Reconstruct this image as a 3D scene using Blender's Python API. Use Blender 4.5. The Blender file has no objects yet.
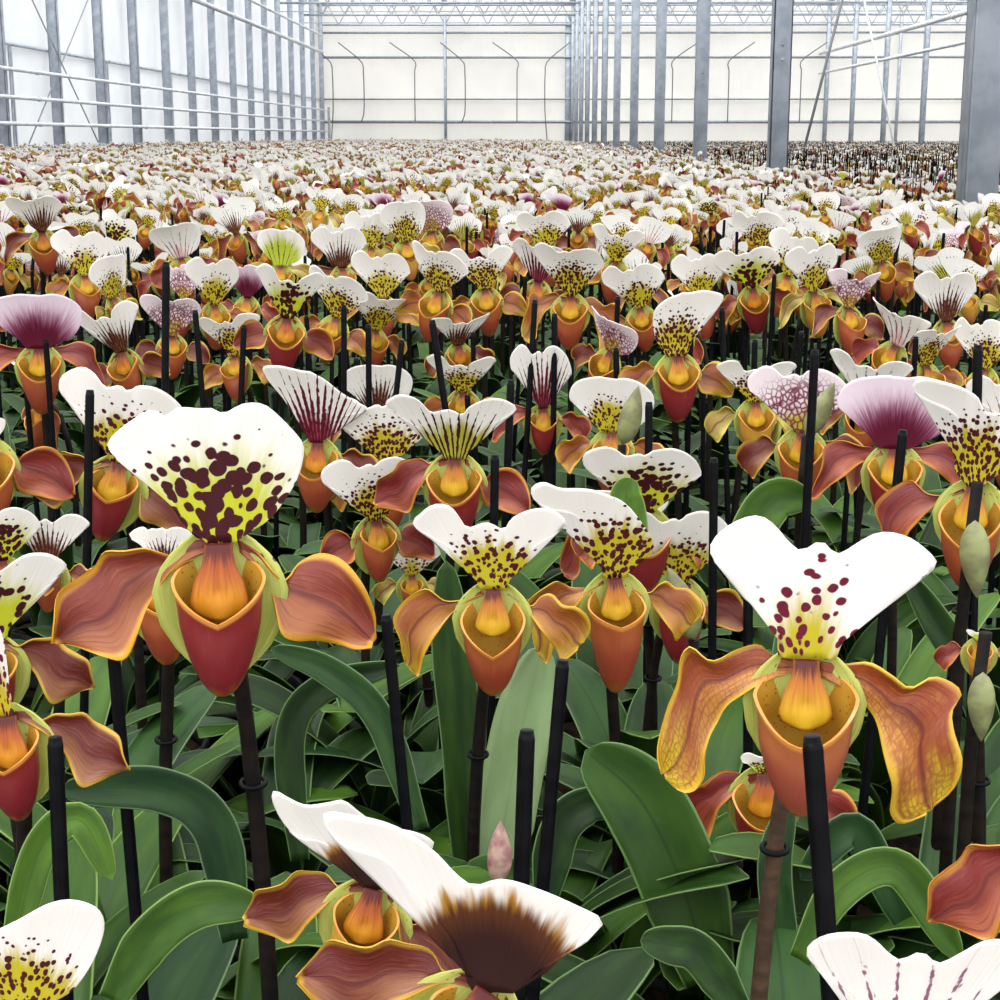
import bpy, math, random
import numpy as np
from mathutils import Vector, Euler, Matrix

random.seed(11)
RND = random.Random(11)
sc = bpy.context.scene
COL = sc.collection
PI = math.pi
K = 0.11 / 300.0           # one flower unit in metres: a bloom is 300 units (11 cm) across its petals

# ------------------------------------------------------------------ view
CAMZ = 1.40
F = 1607.0
cam_d = bpy.data.cameras.new('camera')
cam = bpy.data.objects.new('camera', cam_d)
COL.objects.link(cam)
cam_d.sensor_width = 36.0
cam_d.lens = F / 1000 * 36
cam_d.clip_start = 0.02
cam_d.clip_end = 300
cam.location = (0, 0, CAMZ)
cam.rotation_euler = (math.radians(90 - 12.75), 0, math.radians(0.89))
sc.camera = cam
CM = cam.rotation_euler.to_matrix()
CAMP = Vector((0, 0, CAMZ))


def ray(px, py):
    return CM @ Vector(((px - 500) / F, -(py - 500) / F, -1.0))


def P(px, py, t):
    return CAMP + ray(px, py) * t


def proj(p):
    q = CM.transposed() @ (Vector(p) - CAMP)
    t = -q.z
    if t < 0.05:
        return None
    return 500 + F * q.x / t, 500 - F * q.y / t, t


# ------------------------------------------------------------------ node helper
class NT:
    def __init__(s, name):
        s.m = bpy.data.materials.new(name)
        s.m.use_nodes = True
        s.t = s.m.node_tree
        s.t.nodes.clear()
        s.out = s.t.nodes.new('ShaderNodeOutputMaterial')

    def n(s, typ, **kw):
        nd = s.t.nodes.new(typ)
        for k, v in kw.items():
            setattr(nd, k, v)
        return nd

    def _in(s, sock, v):
        if v is None:
            return
        if hasattr(v, 'links') or isinstance(v, bpy.types.NodeSocket):
            s.t.links.new(v, sock)
        else:
            if sock.type == 'RGBA' and len(v) == 3:
                v = (*v, 1)
            sock.default_value = v

    def M(s, op, a, b=None, c=None, clamp=False):
        nd = s.n('ShaderNodeMath', operation=op, use_clamp=clamp)
        for i, v in enumerate((a, b, c)):
            s._in(nd.inputs[i], v)
        return nd.outputs[0]

    def ss(s, a, b, x):
        """smoothstep from a to b"""
        nd = s.n('ShaderNodeMapRange', interpolation_type='SMOOTHSTEP')
        s._in(nd.inputs[0], x)
        s._in(nd.inputs[1], a)
        s._in(nd.inputs[2], b)
        nd.inputs[3].default_value = 0
        nd.inputs[4].default_value = 1
        return nd.outputs[0]

    def mix(s, f, a, b):
        nd = s.n('ShaderNodeMix', data_type='RGBA')
        s._in(nd.inputs[0], f)
        s._in(nd.inputs[6], a)
        s._in(nd.inputs[7], b)
        return nd.outputs[2]

    def uv(s):
        nd = s.n('ShaderNodeUVMap')
        sp = s.n('ShaderNodeSeparateXYZ')
        s.t.links.new(nd.outputs[0], sp.inputs[0])
        return sp.outputs[0], sp.outputs[1]

    def xyz(s, x, y, z=0.0):
        nd = s.n('ShaderNodeCombineXYZ')
        for i, v in enumerate((x, y, z)):
            s._in(nd.inputs[i], v)
        return nd.outputs[0]

    def noise(s, vec, scale, detail=2.0, rough=0.5):
        nd = s.n('ShaderNodeTexNoise')
        s._in(nd.inputs['Vector'], vec)
        nd.inputs['Scale'].default_value = scale
        nd.inputs['Detail'].default_value = detail
        nd.inputs['Roughness'].default_value = rough
        return nd.outputs[0]

    def vor(s, vec, scale=1.0, rand=1.0, feature='F1'):
        nd = s.n('ShaderNodeTexVoronoi', feature=feature)
        s._in(nd.inputs['Vector'], vec)
        nd.inputs['Scale'].default_value = scale
        nd.inputs['Randomness'].default_value = rand
        return nd.outputs['Distance']

    def rnd(s):
        return s.n('ShaderNodeObjectInfo').outputs['Random']

    def geo(s):
        return s.n('ShaderNodeNewGeometry').outputs['Position']

    def bump(s, h, dist=0.001, strength=0.5):
        nd = s.n('ShaderNodeBump')
        nd.inputs['Strength'].default_value = strength
        nd.inputs['Distance'].default_value = dist
        s._in(nd.inputs['Height'], h)
        return nd.outputs[0]

    def finish(s, col, rough=0.5, trans=0.0, spec=0.5, metal=0.0, normal=None, tcol=None):
        b = s.n('ShaderNodeBsdfPrincipled')
        s._in(b.inputs['Base Color'], col)
        s._in(b.inputs['Roughness'], rough)
        b.inputs['Specular IOR Level'].default_value = spec
        b.inputs['Metallic'].default_value = metal
        if normal is not None:
            s._in(b.inputs['Normal'], normal)
        o = b.outputs[0]
        if trans > 0:
            tr = s.n('ShaderNodeBsdfTranslucent')
            s._in(tr.inputs[0], col if tcol is None else tcol)
            mx = s.n('ShaderNodeMixShader')
            mx.inputs[0].default_value = trans
            s.t.links.new(o, mx.inputs[1])
            s.t.links.new(tr.outputs[0], mx.inputs[2])
            o = mx.outputs[0]
        s.t.links.new(o, s.out.inputs[0])
        return s.m


MAT = {}
MIDX = {}
MLIST = []


def reg(key, m):
    MAT[key] = m
    MIDX[key] = len(MLIST)
    MLIST.append(m)


# ---- upper sepal: UV = (x / 110 + .5 , z / 150) in flower units
WHITE = (0.84, 0.80, 0.755)


def dorsal_mat(key, white=WHITE, base=(0.55, 0.46, 0.025), yl=(0.42, 0.66), spot=(0.085, 0.008, 0.012),
               mode='spots', sc_=(15, 9.5), rad=0.36, reach=(0.45, 0.88), flush=None, fin=(0.3, 0.72), fa=0.35, fl=(0.35, 0.95), side=0.75, merge=0.0, seed=0.0):
    N = NT(key)
    u, v = N.uv()
    x = N.M('MULTIPLY', N.M('SUBTRACT', u, 0.5), 2.0)          # -1..1 of the sepal's width
    ax = N.M('ABSOLUTE', x)
    rr = N.M('SQRT', N.M('ADD', N.M('MULTIPLY', N.M('MULTIPLY', x, x), side), N.M('MULTIPLY', v, v)))
    ang = N.M('DIVIDE', x, N.M('ADD', v, 0.35))
    o = N.M('ADD', N.M('MULTIPLY', N.rnd(), 37.0), seed)
    nz = N.noise(N.xyz(N.M('MULTIPLY', ang, 9.0), N.M('MULTIPLY', v, 1.6), o), 1.0, 3.0)
    nzc = N.M('MULTIPLY', N.M('SUBTRACT', nz, 0.5), 0.5)
    rj = N.M('ADD', rr, nzc)
    col = N.mix(N.ss(yl[0], yl[1], rj), base, white)
    if flush:
        fz = N.noise(N.xyz(N.M('MULTIPLY', ang, 26.0), N.M('MULTIPLY', v, 3.0), o), 1.0, 2.0)
        rf = N.M('ADD', rr, N.M('MULTIPLY', N.M('SUBTRACT', fz, 0.5), fa))
        col = N.mix(N.M('SUBTRACT', 1.0, N.ss(fl[0], fl[1], rf)), col, flush[0])
        col = N.mix(N.M('SUBTRACT', 1.0, N.ss(fin[0], fin[1], rf)), col, flush[1])
    if mode == 'spots':
        vec = N.xyz(N.M('MULTIPLY', N.M('DIVIDE', x, N.M('ADD', N.M('MULTIPLY', v, 0.8), 0.42)), sc_[0] * 0.42),
                    N.M('MULTIPLY', v, sc_[1]), o)
        d = N.vor(vec, 1.0, 0.75)
        n2 = N.noise(vec, 0.9, 1.0)
        fade = N.M('SUBTRACT', 1.0, N.ss(reach[0], reach[1], rr))
        low = N.ss(0.02, 0.2, v)
        r = N.M('MULTIPLY', N.M('MULTIPLY', fade, rad), N.M('ADD', 0.35, N.M('MULTIPLY', n2, 1.3)))
        if merge:
            r = N.M('ADD', r, N.M('MULTIPLY', N.M('SUBTRACT', 1.0, N.ss(0.0, 0.28, N.M('ADD', ax, N.M('MULTIPLY', v, 0.12)))), N.M('MULTIPLY', fade, merge)))
        dm = N.M('SUBTRACT', 1.0, N.ss(-0.03, 0.03, N.M('SUBTRACT', d, r)))
        col = N.mix(dm, col, spot)
    elif mode == 'lines':
        w = N.M('ADD', N.M('MULTIPLY', ang, sc_[0]), N.M('MULTIPLY', nz, 2.2))
        sn = N.M('ABSOLUTE', N.M('SINE', w))
        fade = N.M('SUBTRACT', 1.0, N.ss(reach[0], reach[1], rj))
        brk = N.noise(N.xyz(N.M('MULTIPLY', ang, 14), N.M('MULTIPLY', v, 14), o), 1.0, 1.0)
        th = N.M('ADD', N.M('MULTIPLY', fade, rad), N.M('MULTIPLY', N.M('SUBTRACT', brk, 0.5), 0.9))
        th = N.M('MULTIPLY', th, N.M('GREATER_THAN', fade, 0.02))
        dm = N.ss(-0.08, 0.08, N.M('SUBTRACT', th, sn))
        col = N.mix(dm, col, spot)
    elif mode == 'net':
        vec = N.xyz(N.M('MULTIPLY', x, sc_[0]), N.M('MULTIPLY', v, sc_[1]), o)
        d = N.vor(vec, 1.0, 1.0, 'DISTANCE_TO_EDGE')
        fade = N.M('SUBTRACT', 1.0, N.ss(reach[0], reach[1], rr))
        dm = N.M('SUBTRACT', 1.0, N.ss(0.0, N.M('ADD', N.M('MULTIPLY', fade, rad), 0.001), d))
        col = N.mix(N.M('MULTIPLY', dm, fade), col, spot)
    veins = N.noise(N.xyz(N.M('MULTIPLY', ang, 34), N.M('MULTIPLY', v, 1.0), 0.0), 1.0, 1.0)
    reg(key, N.finish(col, 0.55, 0.35, 0.25, normal=N.bump(veins, 0.0006, 0.35)))


DARK = (0.060, 0.006, 0.010)
dorsal_mat('sepal_spotted', rad=0.50, reach=(0.45, 0.98), sc_=(23, 15))
dorsal_mat('sepal_fine_spots', yl=(0.22, 0.58), rad=0.42, reach=(0.55, 1.08), sc_=(16, 11), side=1.7, seed=3.0, spot=(0.16, 0.01, 0.03))
dorsal_mat('sepal_blotched', yl=(0.38, 0.85), rad=0.52, reach=(0.5, 1.0), sc_=(14, 10), merge=0.16, side=0.7, spot=DARK, base=(0.55, 0.56, 0.03))
dorsal_mat('sepal_streaked', mode='lines', yl=(0.4, 0.7), rad=0.62, reach=(0.35, 0.9), sc_=(25, 1), spot=(0.055, 0.010, 0.010), base=(0.45, 0.42, 0.05))
dorsal_mat('sepal_red_streaked', mode='lines', yl=(0.2, 0.5), rad=0.9, reach=(0.3, 1.05), sc_=(22, 1), spot=(0.12, 0.006, 0.02), base=(0.30, 0.04, 0.06))
dorsal_mat('sepal_purple', mode='none', yl=(0.1, 0.3), base=(0.2, 0.01, 0.04), flush=((0.42, 0.10, 0.23), (0.12, 0.006, 0.025)), fl=(0.38, 0.90), white=(0.88, 0.76, 0.82), side=0.55)
dorsal_mat('sepal_pink_net', mode='net', yl=(0.25, 0.5), rad=0.28, reach=(0.6, 1.1), sc_=(11, 11), spot=(0.22, 0.02, 0.07), white=(0.9, 0.80, 0.82))
dorsal_mat('sepal_dark_centre', mode='lines', yl=(0.25, 0.55), rad=0.95, reach=(0.25, 0.85), sc_=(24, 1), spot=(0.085, 0.016, 0.012), base=(0.22, 0.12, 0.03), side=0.9)
dorsal_mat('sepal_brown_inside', mode='none', yl=(0.50, 0.66), base=(0.45, 0.22, 0.02), flush=((0.12, 0.035, 0.012), (0.035, 0.010, 0.008)), fl=(0.48, 0.60), fin=(0.3, 0.55), fa=0.15, side=0.9)
dorsal_mat('sepal_green', mode='lines', yl=(0.55, 0.95), rad=0.3, reach=(0.3, 0.8), sc_=(10, 1), spot=(0.12, 0.14, 0.02), base=(0.50, 0.55, 0.05))
dorsal_mat('sepal_pale', mode='lines', yl=(0.15, 0.35), rad=0.35, reach=(0.2, 0.9), sc_=(12, 1), spot=(0.30, 0.12, 0.18), base=(0.7, 0.5, 0.45))


def petal_mat(key, mid, outer, edge, vein, tip=None, net=False, rib=(0.10, 0.01, 0.012)):
    """UV: u = along the petal from the centre, v = 0 upper edge .. 1 lower edge"""
    N = NT(key)
    u, v = N.uv()
    o = N.M('MULTIPLY', N.rnd(), 23.0)
    nz = N.noise(N.xyz(N.M('MULTIPLY', u, 3.0), N.M('MULTIPLY', v, 5.0), o), 1.0, 3.0)
    e = N.M('MULTIPLY', N.M('MINIMUM', v, N.M('SUBTRACT', 1.0, v)), 2.0)       # 0 at the edges, 1 at the midrib
    lowside = N.ss(0.35, 0.95, N.M('ADD', v, N.M('MULTIPLY', N.M('SUBTRACT', nz, 0.5), 0.5)))
    col = N.mix(lowside, mid, outer)
    if tip:
        col = N.mix(N.ss(0.66, 0.98, N.M('ADD', u, N.M('MULTIPLY', N.M('SUBTRACT', nz, 0.5), 0.5))), col, tip)
    brk = N.noise(N.xyz(N.M('MULTIPLY', u, 6.0), N.M('MULTIPLY', v, 30.0), o), 1.0, 3.0)
    ph = N.M('ADD', N.M('MULTIPLY', v, 84.0), N.M('MULTIPLY', nz, 9.0))
    line = N.M('MULTIPLY', N.ss(0.1, 1.0, N.M('SINE', ph)), N.ss(0.35, 0.7, brk))
    col = N.mix(N.M('MULTIPLY', line, 0.6), col, vein)
    mott = N.noise(N.xyz(N.M('MULTIPLY', u, 9.0), N.M('MULTIPLY', v, 14.0), o), 1.0, 4.0)
    col = N.mix(N.M('MULTIPLY', N.ss(0.5, 0.75, mott), 0.35), col, outer)
    if net:
        d = N.vor(N.xyz(N.M('MULTIPLY', u, 30.0), N.M('MULTIPLY', v, 8.0), o), 1.0, 0.6, 'DISTANCE_TO_EDGE')
        nm = N.M('SUBTRACT', 1.0, N.ss(0.03, 0.16, d))
        col = N.mix(N.M('MULTIPLY', nm, 0.5), col, vein)
    ribm = N.M('SUBTRACT', 1.0, N.ss(0.004, 0.06, N.M('ABSOLUTE', N.M('SUBTRACT', v, 0.52))))
    col = N.mix(N.M('MULTIPLY', ribm, 0.7), col, rib)
    blotch = N.noise(N.xyz(N.M('MULTIPLY', u, 2.0), N.M('MULTIPLY', v, 2.0), N.M('ADD', o, 5.0)), 1.3, 4.0)
    col = N.mix(N.M('MULTIPLY', N.ss(0.35, 0.75, blotch), N.M('ADD', 0.25, N.M('MULTIPLY', N.rnd(), 0.45))), col, rib)
    em = N.M('SUBTRACT', 1.0, N.ss(0.03, 0.22, N.M('ADD', e, N.M('MULTIPLY', N.M('SUBTRACT', nz, 0.5), 0.3))))
    em = N.M('MAXIMUM', em, N.ss(0.95, 0.99, u))
    col = N.mix(N.M('MULTIPLY', em, N.ss(0.05, 0.2, u)), col, edge)
    reg(key, N.finish(col, 0.38, 0.22, 0.5, normal=N.bump(N.M('ADD', mott, N.M('MULTIPLY', line, 0.3)), 0.0007, 0.35)))


petal_mat('petal_orange', (0.21, 0.034, 0.018), (0.38, 0.125, 0.035), (0.62, 0.30, 0.02), (0.22, 0.028, 0.015))
petal_mat('petal_netted', (0.31, 0.070, 0.016), (0.54, 0.25, 0.03), (0.68, 0.42, 0.035), (0.26, 0.035, 0.015), tip=(0.66, 0.48, 0.02), net=True)
petal_mat('petal_gold', (0.29, 0.080, 0.016), (0.44, 0.19, 0.025), (0.62, 0.36, 0.025), (0.30, 0.06, 0.015), tip=(0.52, 0.36, 0.02))
petal_mat('petal_red', (0.20, 0.020, 0.016), (0.38, 0.09, 0.035), (0.55, 0.22, 0.03), (0.15, 0.010, 0.012))
petal_mat('petal_brown', (0.13, 0.016, 0.010), (0.29, 0.11, 0.035), (0.55, 0.32, 0.03), (0.11, 0.012, 0.010))
petal_mat('petal_green', (0.38, 0.26, 0.05), (0.50, 0.42, 0.08), (0.60, 0.50, 0.05), (0.24, 0.10, 0.03))


def pouch_mat(key, top, low, rim=(0.62, 0.24, 0.05), toe=(0.36, 0.17, 0.02)):
    N = NT(key)
    u, v = N.uv()
    o = N.M('MULTIPLY', N.rnd(), 17.0)
    nz = N.noise(N.xyz(N.M('MULTIPLY', u, 9.0), N.M('MULTIPLY', v, 2.2), o), 1.0, 3.0)
    j = N.M('ADD', v, N.M('MULTIPLY', N.M('SUBTRACT', nz, 0.5), 0.5))
    col = N.mix(N.ss(0.0, 0.45, j), top, low)
    col = N.mix(N.ss(0.72, 1.05, j), col, toe)
    line = N.ss(0.62, 0.9, N.noise(N.xyz(N.M('MULTIPLY', u, 70.0), N.M('MULTIPLY', v, 4.0), o), 1.0, 2.0))
    col = N.mix(N.M('MULTIPLY', line, 0.35), col, (0.42, 0.14, 0.05))
    col = N.mix(N.M('SUBTRACT', 1.0, N.ss(0.015, 0.05, v)), col, rim)
    reg(key, N.finish(col, 0.30, 0.08, 0.6))


pouch_mat('pouch_red', (0.19, 0.016, 0.016), (0.17, 0.012, 0.018))
pouch_mat('pouch_rust', (0.34, 0.085, 0.025), (0.24, 0.040, 0.018))
pouch_mat('pouch_rose', (0.38, 0.115, 0.04), (0.27, 0.055, 0.034), toe=(0.42, 0.17, 0.05))
pouch_mat('pouch_gold', (0.48, 0.26, 0.03), (0.40, 0.15, 0.03), toe=(0.42, 0.26, 0.03))


def simple(key, c1, c2, scale=60.0, rough=0.45, trans=0.15, spec=0.5, dots=None, metal=0.0, det=2.0):
    N = NT(key)
    tc = N.n('ShaderNodeTexCoord').outputs['Object']
    nz = N.noise(tc, scale, det)
    col = N.mix(N.ss(0.35, 0.65, nz), c1, c2)
    if dots:
        d = N.vor(tc, 420.0, 1.0)
        col = N.mix(N.M('SUBTRACT', 1.0, N.ss(0.16, 0.24, d)), col, dots)
    reg(key, N.finish(col, rough, trans, spec, metal, normal=N.bump(nz, 0.001, 0.25)))


simple('pouch_inside', (0.50, 0.20, 0.012), (0.54, 0.30, 0.03), 50, 0.4, 0.35, dots=(0.34, 0.10, 0.02))


def shield_mat(key, c1, c2):
    N = NT(key)
    u, v = N.uv()
    st = N.noise(N.xyz(N.M('MULTIPLY', u, 22.0), N.M('MULTIPLY', v, 2.0), N.M('MULTIPLY', N.rnd(), 9.0)), 1.0, 3.0)
    j = N.M('ADD', v, N.M('MULTIPLY', N.M('SUBTRACT', st, 0.5), 0.45))
    col = N.mix(N.ss(0.10, 0.34, j), (0.09, 0.012, 0.010), c1)
    col = N.mix(N.ss(0.3, 0.8, j), col, c2)
    e = N.M('ABSOLUTE', N.M('SUBTRACT', u, 0.5))
    col = N.mix(N.M('MULTIPLY', N.ss(0.38, 0.5, e), 0.5), col, c1)
    reg(key, N.finish(col, 0.5, 0.25, 0.3, normal=N.bump(st, 0.0008, 0.4)))


shield_mat('staminode_orange', (0.34, 0.07, 0.012), (0.60, 0.24, 0.012))
shield_mat('staminode_yellow', (0.42, 0.13, 0.012), (0.62, 0.36, 0.015))
simple('bud_green', (0.24, 0.26, 0.10), (0.14, 0.13, 0.06), 4, 0.5, 0.1)
simple('bud_pink', (0.46, 0.30, 0.24), (0.26, 0.11, 0.11), 5, 0.5, 0.15)
simple('stem_brown', (0.010, 0.006, 0.004), (0.004, 0.003, 0.003), 90, 0.6, 0.0, 0.12)
simple('stem_light', (0.070, 0.036, 0.018), (0.040, 0.020, 0.010), 90, 0.6, 0.0, 0.35)
simple('stake_black', (0.0015, 0.0015, 0.002), (0.003, 0.003, 0.004), 40, 0.45, 0.0, 0.07)
simple('pot_black', (0.010, 0.010, 0.010), (0.016, 0.015, 0.014), 30, 0.55, 0.0, 0.3)
simple('bark_mix', (0.045, 0.026, 0.015), (0.012, 0.008, 0.006), 90, 0.95, 0.0, 0.1)
simple('bench_black', (0.012, 0.012, 0.013), (0.022, 0.021, 0.020), 6, 0.7, 0.0, 0.2)
simple('steel_grey', (0.34, 0.37, 0.43), (0.46, 0.49, 0.55), 9, 0.55, 0.0, 0.4, metal=0.1, det=4)
simple('steel_dark', (0.24, 0.26, 0.29), (0.32, 0.34, 0.37), 9, 0.55, 0.0, 0.4, metal=0.25)
simple('pipe_white', (0.74, 0.74, 0.76), (0.60, 0.61, 0.64), 4, 0.4, 0.0, 0.5)
simple('cable_dark', (0.10, 0.11, 0.12), (0.14, 0.14, 0.15), 4, 0.5, 0.0)
simple('concrete_grey', (0.20, 0.19, 0.18), (0.13, 0.125, 0.12), 2, 0.9, 0.0, 0.2)


def lower_sepal_mat():
    N = NT('lower_sepal')
    u, v = N.uv()
    o = N.M('MULTIPLY', N.rnd(), 9.0)
    line = N.noise(N.xyz(N.M('MULTIPLY', u, 38.0), N.M('MULTIPLY', v, 2.0), o), 1.0, 2.0)
    col = N.mix(N.ss(0.3, 0.7, line), (0.46, 0.50, 0.10), (0.60, 0.60, 0.16))
    col = N.mix(N.ss(0.62, 0.75, line), col, (0.34, 0.36, 0.08))
    d = N.vor(N.xyz(N.M('MULTIPLY', u, 14.0), N.M('MULTIPLY', v, 9.0), o), 1.0, 1.0)
    near = N.M('SUBTRACT', 1.0, N.ss(0.2, 0.45, v))
    col = N.mix(N.M('MULTIPLY', N.M('SUBTRACT', 1.0, N.ss(0.10, 0.16, d)), near), col, (0.12, 0.05, 0.02))
    reg('lower_sepal', N.finish(col, 0.45, 0.35, 0.4))


lower_sepal_mat()


def leaf_mat(key, dark, light, edge):
    """UV: u across 0..1, v along"""
    N = NT(key)
    u, v = N.uv()
    r = N.rnd()
    nz = N.noise(N.xyz(N.M('MULTIPLY', u, 3.0), N.M('MULTIPLY', v, 4.0), N.M('MULTIPLY', r, 31.0)), 1.0, 3.0)
    col = N.mix(N.ss(0.25, 0.8, N.M('ADD', N.M('MULTIPLY', nz, 0.7), N.M('MULTIPLY', r, 0.3))), dark, light)
    ribm = N.M('SUBTRACT', 1.0, N.ss(0.008, 0.03, N.M('ABSOLUTE', N.M('SUBTRACT', u, 0.5))))
    col = N.mix(N.M('MULTIPLY', ribm, 0.5), col, dark)
    e = N.M('MINIMUM', u, N.M('SUBTRACT', 1.0, u))
    em = N.M('SUBTRACT', 1.0, N.ss(0.012, 0.035, e))
    col = N.mix(N.M('MULTIPLY', em, 0.8), col, edge)
    fine = N.noise(N.xyz(N.M('MULTIPLY', u, 60.0), N.M('MULTIPLY', v, 3.0), 0.0), 1.0, 2.0)
    reg(key, N.finish(col, N.M('ADD', 0.36, N.M('MULTIPLY', nz, 0.25)), 0.12, 0.2, normal=N.bump(fine, 0.0005, 0.3),
                      tcol=(0.05, 0.12, 0.008)))


leaf_mat('leaf_green', (0.005, 0.018, 0.003), (0.029, 0.072, 0.007), (0.13, 0.22, 0.07))
leaf_mat('leaf_bluegreen', (0.005, 0.023, 0.005), (0.028, 0.072, 0.014), (0.13, 0.20, 0.09))
leaf_mat('leaf_bright', (0.020, 0.056, 0.005), (0.064, 0.135, 0.012), (0.20, 0.30, 0.08))
leaf_mat('leaf_pale_back', (0.15, 0.23, 0.09), (0.24, 0.33, 0.16), (0.20, 0.27, 0.10))


# ------------------------------------------------------------------ mesh builder
class MB:
    def __init__(s):
        s.V = []; s.F = []; s.UV = []; s.MI = []; s.nv = 0

    def grid(s, Pt, mat, uv=None, thick=0.0, back=None, flip=False):
        """Pt (nu, nv, 3)"""
        Pt = np.asarray(Pt, float)
        nu, nv = Pt.shape[:2]
        if uv is None:
            a, b = np.meshgrid(np.linspace(0, 1, nu), np.linspace(0, 1, nv), indexing='ij')
            uv = np.stack([a, b], -1)
        idx = np.arange(nu * nv).reshape(nu, nv)
        q = np.stack([idx[:-1, :-1], idx[1:, :-1], idx[1:, 1:], idx[:-1, 1:]], -1).reshape(-1, 4)
        if flip:
            q = q[:, ::-1]
        fu = uv.reshape(-1, 2)
        s.V.append(Pt.reshape(-1, 3)); s.F.append(q + s.nv); s.UV.append(fu[q]); s.MI.append(np.full(len(q), MIDX[mat]))
        base = s.nv
        s.nv += nu * nv
        if thick:
            du = np.gradient(Pt, axis=0); dv = np.gradient(Pt, axis=1)
            n = np.cross(du, dv); ln = np.linalg.norm(n, axis=-1, keepdims=True); ln[ln < 1e-12] = 1
            n = n / ln * (-1 if not flip else 1)
            Q = Pt + n * thick
            q2 = q[:, ::-1]
            s.V.append(Q.reshape(-1, 3)); s.F.append(q2 + s.nv); s.UV.append(fu[q2]); s.MI.append(np.full(len(q), MIDX[back or mat]))
            off = s.nv
            s.nv += nu * nv
            rim = list(idx[:, 0]) + list(idx[-1, 1:]) + list(idx[-2::-1, -1]) + list(idx[0, -2::-1])
            rim = np.array(rim)
            a = rim[:-1]; b = rim[1:]
            r4 = np.stack([a + base, a + off, b + off, b + base], -1)
            s.F.append(r4); s.UV.append(np.stack([fu[a], fu[a], fu[b], fu[b]], 1)); s.MI.append(np.full(len(r4), MIDX[back or mat]))

    def tube(s, pts, rad, mat, n=8, cap=True):
        pts = [Vector(p) for p in pts]
        m = len(pts)
        if not hasattr(rad, '__len__'):
            rad = [rad] * m
        rings = []
        up = Vector((0.013, 0.021, 1)).normalized()
        prev = None
        for i, p in enumerate(pts):
            t = (pts[min(i + 1, m - 1)] - pts[max(i - 1, 0)]).normalized()
            if prev is None:
                a = t.cross(Vector((1, 0, 0)) if abs(t.x) < 0.8 else Vector((0, 1, 0))).normalized()
            else:
                a = (prev - t * prev.dot(t)).normalized()
            prev = a
            b = t.cross(a)
            rings.append([p + (a * math.cos(k * 2 * PI / n) + b * math.sin(k * 2 * PI / n)) * rad[i] for k in range(n + 1)])
        if cap:
            c0 = [pts[0]] * (n + 1); c1 = [pts[-1]] * (n + 1)
            rings = [c0] + rings + [c1]
        s.grid(np.array([[list(v) for v in r] for r in rings]), mat)

    def box(s, x0, x1, y0, y1, z0, z1, mat):
        v = np.array([[x, y, z] for x in (x0, x1) for y in (y0, y1) for z in (z0, z1)])
        f = np.array([[0, 1, 3, 2], [4, 6, 7, 5], [0, 4, 5, 1], [2, 3, 7, 6], [0, 2, 6, 4], [1, 5, 7, 3]])
        uv = np.tile(np.array([[0, 0], [1, 0], [1, 1], [0, 1]], float), (6, 1, 1))
        s.V.append(v); s.F.append(f + s.nv); s.UV.append(uv); s.MI.append(np.full(6, MIDX[mat])); s.nv += 8

    def arrays(s):
        return (np.concatenate(s.V), np.concatenate(s.F), np.concatenate(s.UV), np.concatenate(s.MI))

    def mesh(s, name, smooth=True):
        return to_mesh(name, *s.arrays(), smooth=smooth)


def to_mesh(name, V, Fa, UV, MI, smooth=True):
    me = bpy.data.meshes.new(name)
    nf = len(Fa)
    me.vertices.add(len(V)); me.vertices.foreach_set('co', V.astype(np.float32).ravel())
    me.loops.add(nf * 4); me.loops.foreach_set('vertex_index', Fa.astype(np.int32).ravel())
    me.polygons.add(nf)
    me.polygons.foreach_set('loop_start', np.arange(0, nf * 4, 4, dtype=np.int32))
    used = sorted(set(MI.tolist()))
    remap = np.zeros(len(MLIST), np.int32)
    for i, k in enumerate(used):
        me.materials.append(MLIST[k]); remap[k] = i
    me.polygons.foreach_set('material_index', remap[MI])
    me.polygons.foreach_set('use_smooth', np.full(nf, smooth, bool))
    l = me.uv_layers.new(name='UVMap')
    l.data.foreach_set('uv', UV.astype(np.float32).ravel())
    me.update(calc_edges=True)
    return me


def obj(name, me, parent=None, loc=(0, 0, 0), rot=(0, 0, 0), scale=(1, 1, 1)):
    o = bpy.data.objects.new(name, me)
    COL.objects.link(o)
    o.location = loc; o.rotation_euler = rot; o.scale = scale
    if parent:
        o.parent = parent
    return o


def tag(o, label=None, cat=None, group=None, kind=None):
    if label: o['label'] = label
    if cat: o['category'] = cat
    if group: o['group'] = group
    if kind: o['kind'] = kind
    return o


# ------------------------------------------------------------------ outlines (flower units, x right, z up, 0 = heart of the bloom)
def rel(pts, cx, cy, W):
    k = 300.0 / W
    return [((x - cx) * k, (cy - y) * k) for x, y in pts]


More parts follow.
